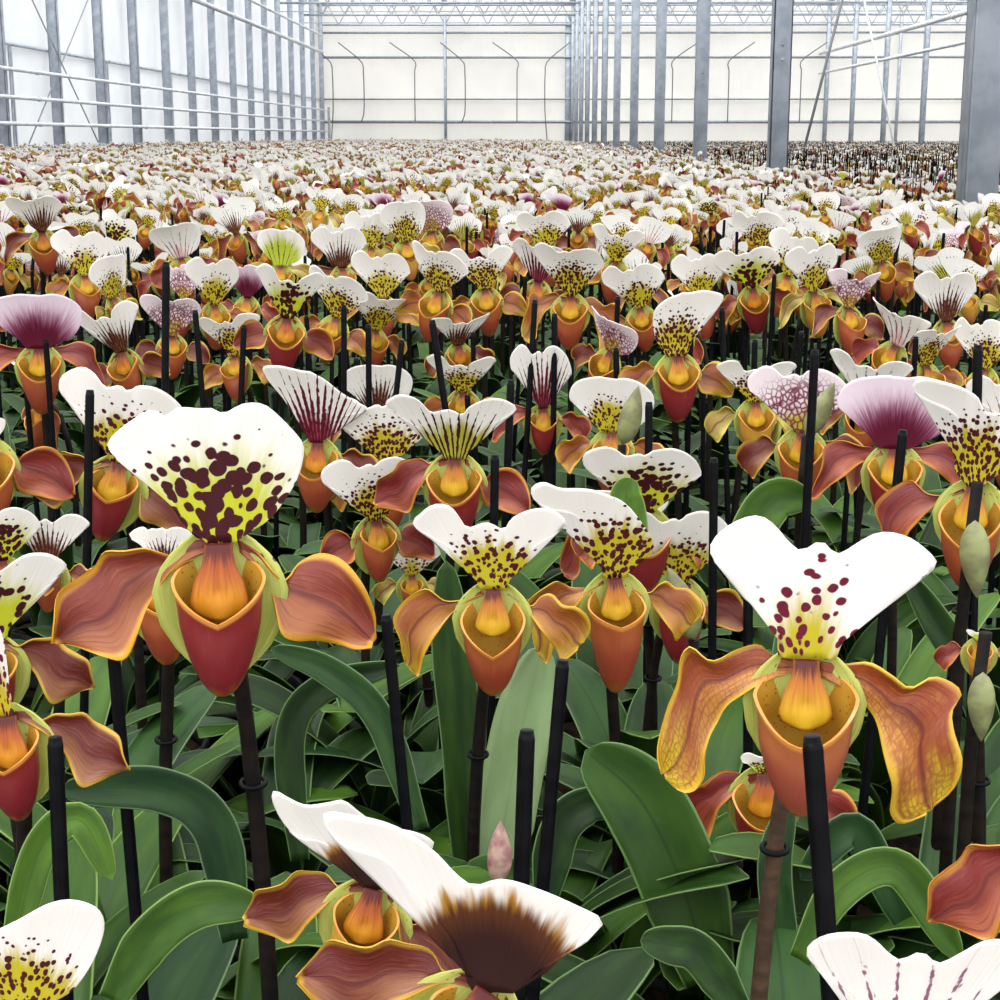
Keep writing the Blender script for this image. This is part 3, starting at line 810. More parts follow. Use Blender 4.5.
#SECTION_HEROES
# x, y of the heart, petal span in px, yaw (deg, + = faces right), kind, sepal shape, petals, pouch, extra, label
B = 'slipper orchid'
HEROES = [
    (806, 657, 295, 0, 'net', 'fan', 'droop_narrow', 'droop', 'wide', dict(seed=1, lean=0.05, bend=0.15, reflex=4, h=.19), 'largest orchid at the right with netted drooping gold-edged petals and white two-lobed hood'),
    (219, 541, 325, 0, 'blot', 'big', 'broad_long', 'broad', 'slim', dict(seed=2, lean=0.05, bend=0.2, reflex=6, t=.62, dip=-64), 'large orchid at the left with maroon-blotched round hood and dark red pouch'),
    (493, 588, 197, 0, 'spot', 'butterfly', 'crisp_long', 'crisp', 'cup', dict(seed=3, lean=0.05, bend=0.2, reflex=4), 'golden orchid in the centre with butterfly-shaped white hood over yellow spotted base'),
    (894, 448, 155, 4, 'purp', 'round', 'flat', 'flat', 'wide', dict(seed=4, toe=-150, bend=0.35), 'orchid with rounded purple hood and bright red petals behind the large right-hand bloom'),
    (455, 458, 160, -4, 'strk', 'butterfly', 'broad_long', 'broad', 'wide', dict(seed=5, widen=1.05, bend=0.5, lean=0.2), 'orchid behind the central golden one with streaked hood and broad red petals'),
    (645, 512, 150, 5, 'blot', 'cap', 'crisp', 'crisp', 'wide', dict(seed=6, bend=0.5, lean=0.2), 'white-capped orchid with black spots behind a tall thin stake right of centre'),
    (614, 577, 180, 12, 'strk', 'swoop', 'crisp_long', 'crisp', 'cup', dict(seed=7, bend=.35, lean=0.1, petal_mat='petal_gold', pouch_mat='pouch_rust', sepal_mat='sepal_spotted', toe=-195, dip=-70), 'orchid with long white hood swept back to the left beside the central golden bloom'),
    (622, 520, 125, 0, 'pale', 'round', 'droop_narrow', 'crisp', 'cup', dict(seed=36, t=1.12, tall=.5, petal_mat='petal_red'), 'red-petalled orchid mostly hidden behind the white hood swept back to the left'),
    (165, 562, 215, -4, 'dark', 'big', 'broad_long', 'broad', 'slim', dict(seed=8, petal_mat='petal_gold', t=.80, widen=.5, tall=.4), 'orange orchid hidden behind the large maroon-blotched bloom'),
    (120, 462, 170, -6, 'spot', 'cap', 'broad_long', 'broad', 'slim', dict(seed=9, petal_mat='petal_brown', pouch_mat='pouch_red', roll=0.25), 'orchid above the large left bloom with white hood, brown petals and red pouch'),
    (39, 348, 120, 3, 'purp', 'round', 'flat', 'flat', 'wide', dict(seed=10, bend=.6, pouch_mat='pouch_rust', toe=-165), 'orchid with wine-purple round hood and spreading red petals near the left edge'),
    (-22, 440, 190, 10, 'dark', 'round', 'broad', 'broad', 'wide', dict(seed=11, petal_mat='petal_red', tall=.25, widen=.4), 'orchid cut by the left edge with long red petal reaching in'),
    (318, 442, 130, -12, 'reds', 'flag', 'crisp', 'crisp', 'wide', dict(seed=12, bend=0.4, lean=0.15), 'orchid with wine-red streaked hood turned left above the large left bloom'),
    (378, 410, 95, 5, 'dark', 'round', 'flat', 'crisp', 'wide', dict(seed=13), 'small dark-netted white orchid between two black stakes left of centre'),
    (388, 462, 130, 0, 'spot', 'cap', 'crisp', 'crisp_long', 'cup', dict(seed=14, t=1.25), 'pale yellow orchid half hidden behind the broad red-petalled central bloom'),
    (375, 520, 130, 20, 'spot', 'cap', 'broad', 'broad', 'slim', dict(seed=15, petal_mat='petal_red'), 'spotted orchid beside the right petal of the large left bloom'),
    (412, 575, 80, 0, 'pale', 'cap', 'crisp', 'crisp', 'slim', dict(seed=16, t=1.2, sepal_mat='sepal_fine_spots', petal_mat='petal_green'), 'small speckled orchid just above the left petal of the central golden bloom'),
    (678, 582, 150, 15, 'strk', 'cap', 'crisp', 'broad', 'cup', dict(seed=17, petal_mat='petal_brown', sepal_mat='sepal_spotted', t=1.05), 'half hidden spotted orchid with brown petal left of the large right bloom'),
    (543, 408, 98, 4, 'purp', 'cap', 'flat', 'crisp', 'slim', dict(seed=18, sepal_mat='sepal_red_streaked', widen=.8, tall=1.3), 'orchid with notched purple-streaked hood above the centre of the picture'),
    (612, 432, 115, -10, 'spot', 'round', 'crisp', 'crisp', 'cup', dict(seed=19, t=1.45), 'white-hooded orchid with a green bud in front of it right of centre'),
    (677, 356, 122, 10, 'gold', 'veil', 'crisp', 'broad', 'wide', dict(seed=20, bend=.4, pouch_mat='pouch_red', petal_mat='petal_gold'), 'orchid with one curled golden petal and red pouch right of centre'),
    (755, 402, 105, 10, 'gold', 'butterfly', 'crisp', 'crisp', 'wide', dict(seed=21, bend=.6), 'white-hooded orchid with yellow pouch left of the pink netted bloom'),
    (802, 432, 130, -5, 'pink', 'cap', 'crisp', 'crisp_long', 'wide', dict(seed=22, t=1.2), 'pink netted orchid just left of the rounded purple bloom'),
    (975, 486, 190, -14, 'strk', 'arch', 'crisp_long', 'crisp', 'cup', dict(seed=23, bend=.5, lean=0.1, petal_mat='petal_red', pouch_mat='pouch_rust', sepal_mat='sepal_spotted', t=.88), 'orchid at the right edge with arching white hood and ruffled red petals'),
    (1012, 432, 110, -10, 'pale', 'cap', 'crisp', 'crisp', 'wide', dict(seed=24), 'white orchid cut by the right edge behind the arching white hood'),
    (8, 714, 225, -10, 'reds', 'narrow', 'broad_long', 'broad_long', 'slim', dict(seed=25, petal_mat='petal_brown', pouch_mat='pouch_red', t=.62, sepal_mat='sepal_fine_spots', roll=-.1), 'orchid cut by the left edge with dark red pouch and broad brown petals'),
    (-14, 640, 200, 8, 'blot', 'fan', 'broad', 'broad_long', 'slim', dict(seed=26, t=.76, petal_mat='petal_brown'), 'orchid at the left edge with one long orange-brown petal behind the dark red pouch'),
    (48, 560, 110, -12, 'dark', 'fan', 'crisp', 'crisp', 'slim', dict(seed=27, t=.92), 'small white and yellow orchid left of the large maroon-blotched bloom'),
    (2, 560, 110, 12, 'blot', 'cap', 'crisp', 'crisp', 'slim', dict(seed=28, t=.9), 'dark-spotted orchid cut by the left edge above the brown-petalled one'),
    (20, 1008, 300, -8, 'strk', 'leaning', 'broad', 'crisp', 'slim', dict(seed=29, t=.46, sepal_mat='sepal_spotted', petal_mat='petal_gold'), 'orchid in the bottom left corner with white hood crossed by a black stake'),
    (375, 887, 235, -8, 'dark', 'creased', 'broad_long', 'broad', 'slim', dict(seed=30, bend=.3, t=.56, petal_mat='petal_brown', pouch_mat='pouch_gold', sepal_mat='sepal_brown_inside', proll=.25), 'orchid at the bottom with brown petals and creased white hood leaning left'),
    (490, 988, 330, -8, 'dark', 'wide_swoop', 'broad_long', 'broad', 'slim', dict(seed=31, bend=.3, t=.47, petal_mat='petal_brown', proll=.55, pouch_mat='pouch_gold', sepal_mat='sepal_brown_inside'), 'orchid at the bottom edge with white-rimmed dark hood and large brown petal'),
    (765, 772, 185, 0, 'blot', 'round', 'droop', 'crisp', 'wide', dict(seed=32, t=.86, petal_mat='petal_red', bend=.5, lean=.1, tall=.2, widen=.35, toe=-150), 'red-pouched orchid low behind the largest right-hand bloom'),
    (900, 1050, 300, 8, 'pale', 'fan', 'crisp', 'crisp', 'slim', dict(seed=33, t=.44, bend=.3, sepal_mat='sepal_pale'), 'white orchid in the bottom right corner with only its hood in view'),
    (1072, 838, 290, -5, 'dark', 'narrow', 'broad_long', 'broad', 'slim', dict(seed=34, t=.5, petal_mat='petal_red', bend=.5, tall=.6, roll=-.15), 'orchid cut by the right edge with one curling red-brown petal'),
    (980, 640, 90, 0, 'gren', 'cap', 'crisp', 'crisp', 'slim', dict(seed=35, t=.80, petal_mat='petal_red', tall=.2, widen=.35), 'faded drooping orchid at the right edge above the closed green bud'),
    # rows further back
    (42, 232, 88, 2, 'dark', 'cap', 'flat', 'flat', 'wide', dict(seed=1), ''),
    (84, 276, 92, 5, 'spot', 'cap', 'crisp', 'crisp', 'wide', dict(seed=2), ''),
    (112, 298, 90, 40, 'gold', 'round', 'broad', 'broad', 'wide', dict(seed=3), ''),
    (122, 352, 108, 0, 'dark', 'butterfly', 'broad', 'broad', 'wide', dict(seed=4), ''),
    (185, 300, 78, -5, 'pink', 'cap', 'crisp', 'crisp', 'wide', dict(seed=5), ''),
    (181, 258, 78, 0, 'pale', 'round', 'crisp', 'crisp', 'wide', dict(seed=6), ''),
    (172, 336, 88, 0, 'pink', 'cap', 'broad', 'broad', 'wide', dict(seed=1), ''),
    (214, 305, 92, 10, 'spot', 'cap', 'flat', 'crisp', 'wide', dict(seed=2), ''),
    (248, 298, 80, -10, 'purp', 'cap', 'crisp', 'crisp', 'wide', dict(seed=3), ''),
    (287, 318, 118, 3, 'blot', 'butterfly', 'broad', 'broad', 'wide', dict(seed=4), ''),
    (281, 266, 80, 0, 'gren', 'round', 'flat', 'flat', 'wide', dict(seed=5), ''),
    (236, 356, 95, -38, 'spot', 'fan', 'broad', 'crisp', 'wide', dict(seed=6, bend=1.0), ''),
    (337, 318, 95, 0, 'spot', 'cap', 'crisp', 'broad', 'cup', dict(seed=1), ''),
    (371, 248, 75, 0, 'gold', 'cap', 'crisp', 'crisp', 'cup', dict(seed=2), ''),
    (405, 242, 80, 0, 'gold', 'round', 'crisp', 'crisp', 'cup', dict(seed=3), ''),
    (433, 232, 75, 0, 'pink', 'round', 'broad', 'broad', 'wide', dict(seed=4), ''),
    (383, 298, 90, -5, 'spot', 'cap', 'flat', 'broad', 'wide', dict(seed=5), ''),
    (440, 292, 105, 0, 'spot', 'cap', 'broad', 'broad', 'wide', dict(seed=6), ''),
    (485, 290, 95, 0, 'spot', 'butterfly', 'crisp', 'broad', 'wide', dict(seed=1), ''),
    (458, 345, 88, 0, 'dark', 'butterfly', 'crisp', 'crisp', 'wide', dict(seed=2), ''),
    (463, 392, 100, 8, 'spot', 'butterfly', 'broad', 'broad', 'cup', dict(seed=3), ''),
    (538, 282, 88, -5, 'reds', 'cap', 'broad', 'broad', 'wide', dict(seed=4), ''),
    (571, 296, 110, 3, 'spot', 'cap', 'droop_narrow', 'droop', 'wide', dict(seed=5), ''),
    (548, 248, 80, 0, 'spot', 'cap', 'crisp', 'crisp', 'wide', dict(seed=6), ''),
    (616, 262, 85, 0, 'spot', 'butterfly', 'broad', 'crisp', 'wide', dict(seed=1), ''),
    (612, 352, 105, -25, 'pink', 'round', 'crisp', 'crisp', 'wide', dict(seed=2), ''),
    (640, 308, 90, 0, 'spot', 'cap', 'crisp', 'crisp', 'wide', dict(seed=3), ''),
    (375, 330, 85, 0, 'spot', 'cap', 'crisp', 'crisp', 'wide', dict(seed=5), ''),
    (342, 268, 78, 0, 'dark', 'cap', 'flat', 'flat', 'wide', dict(seed=4), ''),
    (752, 288, 95, 0, 'blot', 'cap', 'crisp', 'crisp', 'wide', dict(seed=5), ''),
    (787, 276, 85, 5, 'spot', 'cap', 'crisp', 'crisp', 'cup', dict(seed=6), ''),
    (813, 292, 95, 0, 'gold', 'cap', 'flat', 'flat', 'wide', dict(seed=1), ''),
    (848, 308, 100, 12, 'pink', 'butterfly', 'flat', 'broad', 'wide', dict(seed=2), ''),
    (880, 262, 82, 25, 'spot', 'round', 'broad', 'broad', 'wide', dict(seed=3), ''),
    (946, 322, 98, 8, 'dark', 'cap', 'broad', 'broad', 'wide', dict(seed=4), ''),
    (897, 345, 110, -40, 'pale', 'fan', 'crisp', 'crisp', 'wide', dict(seed=5, bend=1.2), ''),
    (925, 365, 105, 35, 'spot', 'fan', 'crisp', 'crisp', 'wide', dict(seed=6, bend=1.2), ''),
    (868, 402, 120, 15, 'pink', 'butterfly', 'crisp', 'crisp', 'wide', dict(seed=1, sepal_mat='sepal_pale', t=1.5), ''),
    (701, 298, 88, 0, 'spot', 'cap', 'crisp', 'crisp', 'wide', dict(seed=2), ''),
    (762, 248, 78, 0, 'spot', 'cap', 'crisp', 'crisp', 'wide', dict(seed=3), ''),
    (690, 330, 92, -35, 'pale', 'fan', 'broad', 'broad', 'wide', dict(seed=4, bend=.9), ''),
    (985, 370, 100, -5, 'spot', 'cap', 'crisp', 'crisp', 'wide', dict(seed=4), ''),
]
hero_px = []
for i, (px, py, W, yaw, kind, shape, pl, pr, ps, ex, label) in enumerate(HEROES):
    ex = dict(ex)
    rr = random.Random(100 + i)
    d = ray(px, py)
    hh = ex.pop('h', 0.205)
    t_pl = -hh / d.z
    t_sz = F * 0.11 / W
    W0 = W
    if not label:
        W = W * .9
        py += 2
    t = ex.pop('t', None) or t_pl ** 0.45 * t_sz ** 0.55
    s = W * t / (F * 0.11)
    p = CAMP + d * t
    roll = ex.pop('roll', 0.0); pitch = ex.pop('pitch', 0.0)
    far = not label
    ya = math.radians(yaw) - math.atan2(p.x, p.y) * 0.6
    ex.setdefault('bend', rr.choice((0.4, 0.7, 1.0)) if far else 0.25)
    ex.setdefault('lean', 0.12)
    if far:
        ex.setdefault('tall', rr.uniform(1.0, 1.2)); ex.setdefault('widen', rr.uniform(.85, 1.05)); roll = roll or rr.gauss(0, .15); ya += rr.gauss(0, .3); pitch = rr.uniform(-.2, .15)
    if far:
        ex.setdefault('reflex', 22)
    root = plant(p.x, p.y, ya)
    seed = ex.pop('seed')
    bloom(root, p.z - BENCH, kind, shape, pl, pr, ps, s, pitch, roll, seed, 1, **ex)
    finish_plant(root, p.z - BENCH, rr, t, curve=rr.choice((-1, 0, 1)) * 0.4, light=(i == 0))
    tag(root, None, 'orchid', 'slipper orchids growing in pots')
    root['_kind'] = kind
    if label:
        root['label'] = label
    hero_px.append((px, py, W, t))
# ------------------------------------------------------------------ unopened buds and fading blooms on their own plants
def bud_mesh(mat):
    def f(mb):
        n, m = 18, 14
        th = np.linspace(0, 2 * PI, n + 1)[:, None]; t = np.linspace(0, 1, m)[None, :]
        r = 0.21 * np.sin(PI * t ** 0.85) ** 0.75 * (1 + 0.10 * np.cos(3 * th)) * (1 - .3 * t)
        mb.grid(np.stack([r * np.cos(th), r * np.sin(th) * .8, t + 0 * th], -1), mat)
    return cached(('bud', mat), 'bud', f)


for (px, py, t, ln, tilt, mat, lab) in [
        (622, 445, 1.22, 62, 0.25, 'bud_green', 'orchid with a closed green bud standing before a small white hood right of centre'),
        (497, 884, 0.60, 68, 0.05, 'bud_pink', 'orchid with a closed pinkish bud standing at the bottom centre'),
        (983, 672, 0.78, 74, 3.10, 'bud_green', 'orchid with a closed grey-green bud hanging at the right edge'),
        (975, 520, 0.84, 82, 3.05, 'bud_green', 'orchid with a striped green bud hanging under the arching white hood'),
        (806, 436, 1.15, 60, 0.45, 'bud_green', 'orchid with a slim green bud between the pink netted and purple hoods'),
        (694, 640, 0.92, 80, -0.35, 'bud_green', 'orchid with a slim leaning green bud left of the largest white hood')]:
    p = P(px, py, t)
    rr = random.Random(px)
    root = plant(p.x, p.y, rr.uniform(-.3, .3) * 0)
    L = ln * t / F
    b_ = obj('bud', bud_mesh(mat), root, (0, 0, p.z - BENCH), (0, tilt, 0), (L, L, L))
    up = 0.02 if abs(tilt) > 2 else 0.0
    obj('stem', stem_mesh(0, 0, False), root, (0, -0.016, 0.004), (0, 0, 0), (1, 1, p.z - BENCH - .004 + up))
    obj('pot', pot_mesh(), root)
    add_leaves(root, rr, 5)
    tag(root, lab, 'orchid', 'slipper orchids growing in pots')
    root['_kind'] = 'bud'
NFIX = len(PLANTS)


def path_leaf(pix, t, width, mat, t2=None):
    """a leaf following a curve from its base to its tip"""
    t2 = t2 or t
    pts = [P(a, b, t + (t2 - t) * i / (len(pix) - 1)) for i, (a, b) in enumerate(pix)]
    c = cr([list(q) for q in pts], 34)
    tg = np.gradient(c, axis=0); tg /= np.linalg.norm(tg, axis=1, keepdims=True)
    vw = c - np.array(CAMP); vw /= np.linalg.norm(vw, axis=1, keepdims=True)
    sd = np.cross(tg, vw); sd /= np.linalg.norm(sd, axis=1, keepdims=True)
    nm = np.cross(sd, tg)
    if nm[17, 2] < 0:
        nm = -nm
    s_ = np.linspace(0, 1, 34)
    w = width * t / F * 0.5 * (0.6 + 0.4 * np.clip(s_ / .3, 0, 1)) * np.where(s_ > .62, np.sqrt(np.clip(1 - ((s_ - .62) / .38) ** 2.2, 0, 1)), 1.0)
    v = np.linspace(-1, 1, 9)
    g = c[:, None, :] + sd[:, None, :] * (v[None, :, None] * w[:, None, None]) + nm[:, None, :] * (np.abs(v)[None, :, None] ** 1.3 * w[:, None, None] * .3)
    base = c[0]
    best = min(PLANTS, key=lambda q: (q[0] - base[0]) ** 2 + (q[1] - base[1]) ** 2)[2]
    M = Matrix.LocRotScale(best.location, best.rotation_euler, None).inverted()
    g = g @ np.array(M.to_3x3()).T + np.array(M.translation)
    uu, vv = np.meshgrid(s_, (v + 1) / 2, indexing='ij')
    mb = MB(); mb.grid(g, mat, uv=np.stack([vv, uu], -1), thick=0.0007)
    obj('leaf', mb.mesh('leaf'), best)


#SECTION_FIELD
# ------------------------------------------------------------------ random rows
SP = 0.120
cands = []
fr = random.Random(77)
iy = 0
y = 0.42
while y < 9.2:
    x = -8.0
    off = (iy % 2) * SP / 2
    while x < 4.2:
        X = x + off + fr.uniform(-.045, .045); Y = y + fr.uniform(-.045, .045)
        x += SP
        pr_ = proj((X, Y, 1.2))
        if pr_ is None:
            continue
        m = 260 if Y < 2 else 120 + 300 / Y
        if not (-m < pr_[0] < 1000 + m) or X < -7.4:
            continue
        if abs(X - 1.706) < 0.17:
            continue
        if any((X - a) ** 2 + (Y - b) ** 2 < 0.085 ** 2 for a, b, _ in PLANTS[:NFIX]):
            continue
        cands.append((X, Y))
    y += SP * 0.92
    iy += 1
cands.sort(key=lambda c: c[1])
inview, outview = [], []
for c in cands:
    q = proj((c[0], c[1], 1.2)); q2 = proj((c[0], c[1], 1.0))
    (inview if -40 < q[0] < 1040 and q[1] < 1150 and q2[1] > 100 else outview).append(c)
KW = [('spot', 26), ('blot', 12), ('dark', 16), ('strk', 14), ('pale', 14), ('pink', 5), ('reds', 5), ('purp', 3), ('gren', 2), ('gold', 12), ('net', 6)]
KL = [k for k, w in KW for _ in range(w)]
SHP = ['cap', 'cap', 'butterfly', 'fan', 'round', 'cap', 'big', 'flag', 'swoop', 'round']
PTL = [('crisp', 'crisp_long'), ('broad', 'broad'), ('flat', 'flat'), ('droop_narrow', 'droop'), ('broad_long', 'crisp')]
NHERO = NFIX
budget = 300 - NHERO
indiv = inview[:budget]
rest = inview[budget:] + outview


def rand_h(r, X, Y):
    h = CAMZ - 0.205 - BENCH + r.gauss(0, 0.028)
    if X > 0.7 and Y > 3.0:
        h -= 0.04
    return h


n_leafy = 0
for i, (X, Y) in enumerate(indiv):
    rr = random.Random(5000 + i)
    h = rand_h(rr, X, Y)
    q = proj((X, Y, BENCH + h))
    yaw = rr.gauss(0, 0.8) - math.atan2(X, Y) * 0.5
    flower = True
    if Y < 1.15:
        flower = False
    else:
        for (hx, hy, hw, ht) in hero_px:
            if q[2] < ht + 0.05 and abs(q[0] - hx) < hw * 0.62 + 20 and -hw * 0.5 - 25 < q[1] - hy < hw * 0.5 + 60:
                if q[2] < ht:
                    flower = False
    root = plant(X, Y, yaw)
    tag(root, None, 'orchid', 'slipper orchids growing in pots')
    if flower:
        kind = rr.choice(KL)
        pl, pr2 = rr.choice(PTL)
        bn = rr.choice((0.3, 0.7, 1.0)); shp = rr.choice(SHP); sd = rr.randrange(2)
        bloom(root, h, kind, shp, pl, pr2, rr.choice(('wide', 'cup', 'slim')), rr.uniform(.68, .92), rr.uniform(-.3, .2), rr.gauss(0, 0.2), sd, 1 if Y < 1.6 else 0,
              bend=bn, lean=0.15, reflex=20, tall=(1.0, 1.15)[sd], wave=(3, 6)[sd])
        finish_plant(root, h, rr, Y)
        root['_kind'] = kind
    else:
        n_leafy += 1
        root.name = 'orchid_plant'
        root['_kind'] = 'leaf'
        root['category'] = 'plant'
        root['group'] = 'orchid plants with leaves only'
        add_leaves(root, rr, rr.choice((3, 4, 5, 6)), scale=.95)
        if Y < 2.0:
            obj('pot', pot_mesh(), root)

for a in [([(470, 900), (464, 760), (452, 650), (446, 560)], .93, 42, 'leaf_green'),
          ([(492, 900), (508, 800), (524, 720), (543, 645)], .90, 60, 'leaf_pale_back'),
          ([(112, 1000), (150, 940), (200, 905), (262, 906)], .58, 46, 'leaf_bright'),
          ([(300, 860), (290, 740), (320, 690), (400, 665)], .85, 30, 'leaf_green'),
          ([(420, 830), (380, 720), (330, 672), (270, 648)], .83, 30, 'leaf_bluegreen'),
          ([(710, 980), (680, 880), (640, 800), (585, 750)], .80, 84, 'leaf_green'),
          ([(800, 960), (840, 890), (900, 870), (960, 960)], .72, 38, 'leaf_bright'),
          ([(930, 960), (880, 870), (850, 830), (800, 880)], .80, 36, 'leaf_bluegreen'),
          ([(1010, 800), (970, 680), (935, 620), (905, 572)], 1.05, 32, 'leaf_green'),
          ([(545, 900), (560, 830), (590, 805), (618, 812)], .82, 40, 'leaf_green'),
          ([(10, 960), (40, 850), (80, 820), (112, 880)], .60, 34, 'leaf_bright'),
          ([(235, 940), (215, 830), (160, 790), (60, 790)], .70, 44, 'leaf_bluegreen'),
          ([(745, 600), (750, 540), (775, 500), (812, 500)], 1.15, 44, 'leaf_bright'),
          ([(632, 560), (630, 520), (626, 495), (632, 478)], 1.0, 34, 'leaf_bright'),
          ([(740, 1010), (700, 955), (670, 945), (640, 940)], .62, 40, 'leaf_green'),
          ([(790, 1000), (780, 930), (775, 860), (790, 800)], .78, 34, 'leaf_bluegreen')]:
    path_leaf(*a)

# ------------------------------------------------------------------ the mass of plants beyond: one uncountable object
TPL = []
tr = random.Random(9)


def tpl(kind, lod, seed):
    ks = KINDS[kind]
    mb = MB()
    shp = tr.choice(SHP); pl, pr2 = tr.choice(PTL); bn = tr.choice((0.4, 0.8, 1.2))
    if lod == 0:
        dorsal(mb, shp, ks[0], nu=16, nr=7, thick=0, bend=bn, lean=.15, reflex=20, ph=seed, tall=tr.uniform(.9, 1.2))
        petal(mb, pl, ks[1], -1, nu=9, nv=4, thick=0, ph=seed); petal(mb, pr2, ks[1], 1, nu=9, nv=4, thick=0, ph=seed)
        pouch(mb, ks[2], n=9, m=5, inner=True); lower_sepal(mb, 4, 5); staminode(mb, ks[3], n=5, m=5)
        hs = 0.38
    elif lod == 1:
        dorsal(mb, shp, ks[0], nu=11, nr=4, thick=0, bend=bn, lean=.2, reflex=22, ph=seed, tall=tr.uniform(.9, 1.2))
        petal(mb, pl, ks[1], -1, nu=5, nv=3, thick=0); petal(mb, pr2, ks[1], 1, nu=5, nv=3, thick=0)
        pouch(mb, ks[2], n=6, m=4, inner=False)
    else:
        dorsal(mb, shp, ks[0], nu=8, nr=3, thick=0, bend=bn, lean=.4, reflex=26, ph=seed, tall=1.05)
        petal(mb, pl, ks[1], -1, nu=3, nv=2, thick=0); petal(mb, pr2, ks[1], 1, nu=3, nv=2, thick=0)
        pouch(mb, ks[2], n=4, m=3, inner=False)
    return mb.arrays()


TPLS = {lod: [tpl(k, lod, i) for i, k in enumerate(KL[::(2 if lod == 0 else 3)])] for lod in (0, 1, 2)}
FOL = []
for k in range(5):
    mb = MB(); leaf_cluster(mb, 80 + k, 5, 3, 6); FOL.append(mb.arrays())
FOL2 = []
for k in range(3):
    mb = MB(); leaf_cluster(mb, 90 + k, 3, 2, 4); FOL2.append(mb.arrays())


def stick(mat, h, r, n=3):
    mb = MB(); mb.tube([(0, 0, 0), (0, 0, h)], r, mat, n, cap=False); return mb.arrays()


STM = stick('stem_brown', 1.0, 0.004, 4)
acc = {'V': [], 'F': [], 'U': [], 'M': [], 'n': 0}
acs = {'V': [], 'F': [], 'U': [], 'M': [], 'n': 0}


def put(ac, T, x, y, z, yaw, s=1.0, pitch=0.0, roll=0.0, sz=None):
    V, Fa, UV, MI = T
    R = np.array(Euler((pitch, roll, yaw)).to_matrix())
    v = V * (np.array([s, s, s]) if sz is None else np.array([1, 1, sz]))
    ac['V'].append(v @ R.T + np.array([x, y, z])); ac['F'].append(Fa + ac['n']); ac['U'].append(UV); ac['M'].append(MI); ac['n'] += len(V)


# beyond 9.2 m
y = 9.25
far_c = []
while y < 60.6:
    sp = 0.145 if y < 22 else 0.19
    x = max(-7.35, -0.34 * y - 0.8)
    xe = min(0.31 * y + 1.0, 20.5)
    while x < xe:
        X = x + fr.uniform(-.05, .05); x += sp
        if abs(X - 1.706) < 0.17 or abs(X - 11.07) < 0.2:
            continue
        far_c.append((X, y + fr.uniform(-.05, .05)))
    y += sp
sr = random.Random(321)
for (X, Y) in rest + far_c:
    right = X > 1.8
    if right and Y > 8 and sr.random() < 0.25:
        continue
    h = rand_h(sr, X, Y) - (0.03 if right else 0)
    lod = 0 if Y < 7 else (1 if Y < 20 else 2)
    if lod == 2:
        h += 0.03
    if Y > 1.15:
        put(acc, sr.choice(TPLS[lod]), X, Y, BENCH + h, sr.gauss(0, 0.9), sr.uniform(.66, .92), sr.uniform(-.3, .25), sr.gauss(0, .22))
    if lod < 2:
        put(acc, STM, X, Y + .015, BENCH, 0, sz=h - 0.01)
        put(acc, sr.choice(FOL if lod == 0 else FOL2), X, Y, BENCH + 0.07, sr.uniform(0, 6.28), sr.uniform(.9, 1.1))
o = obj('slipper_orchids', to_mesh('slipper_orchids', np.concatenate(acc['V']), np.concatenate(acc['F']), np.concatenate(acc['U']), np.concatenate(acc['M'])))
tag(o, 'dense mass of white-hooded slipper orchids receding to the far greenhouse wall', 'orchids', None, 'stuff')

# ------------------------------------------------------------------ stakes
def stake_mesh(k):
    def f(mb):
        r = 0.0028
        mb.tube([(0, 0, 0), (0, 0, 0.5), (0, 0, 0.992), (0, 0, 1.0)], [r, r, r, r * 0.8], 'stake_black', 12)
    return cached(('stake', k), 'plant_stake', f)


STAKES = []


def stake(top, bot, scale=1.0, label=None):
    """a straight stick from bot to top"""
    top = Vector(top); bot = Vector(bot)
    d = top - bot
    q = d.to_track_quat('Z', 'Y')
    o = obj('plant_stake', stake_mesh(0), None, bot, q.to_euler(), (scale, scale, d.length))
    tag(o, label, 'stake', 'black support stakes')
    STAKES.append(o)
    return o


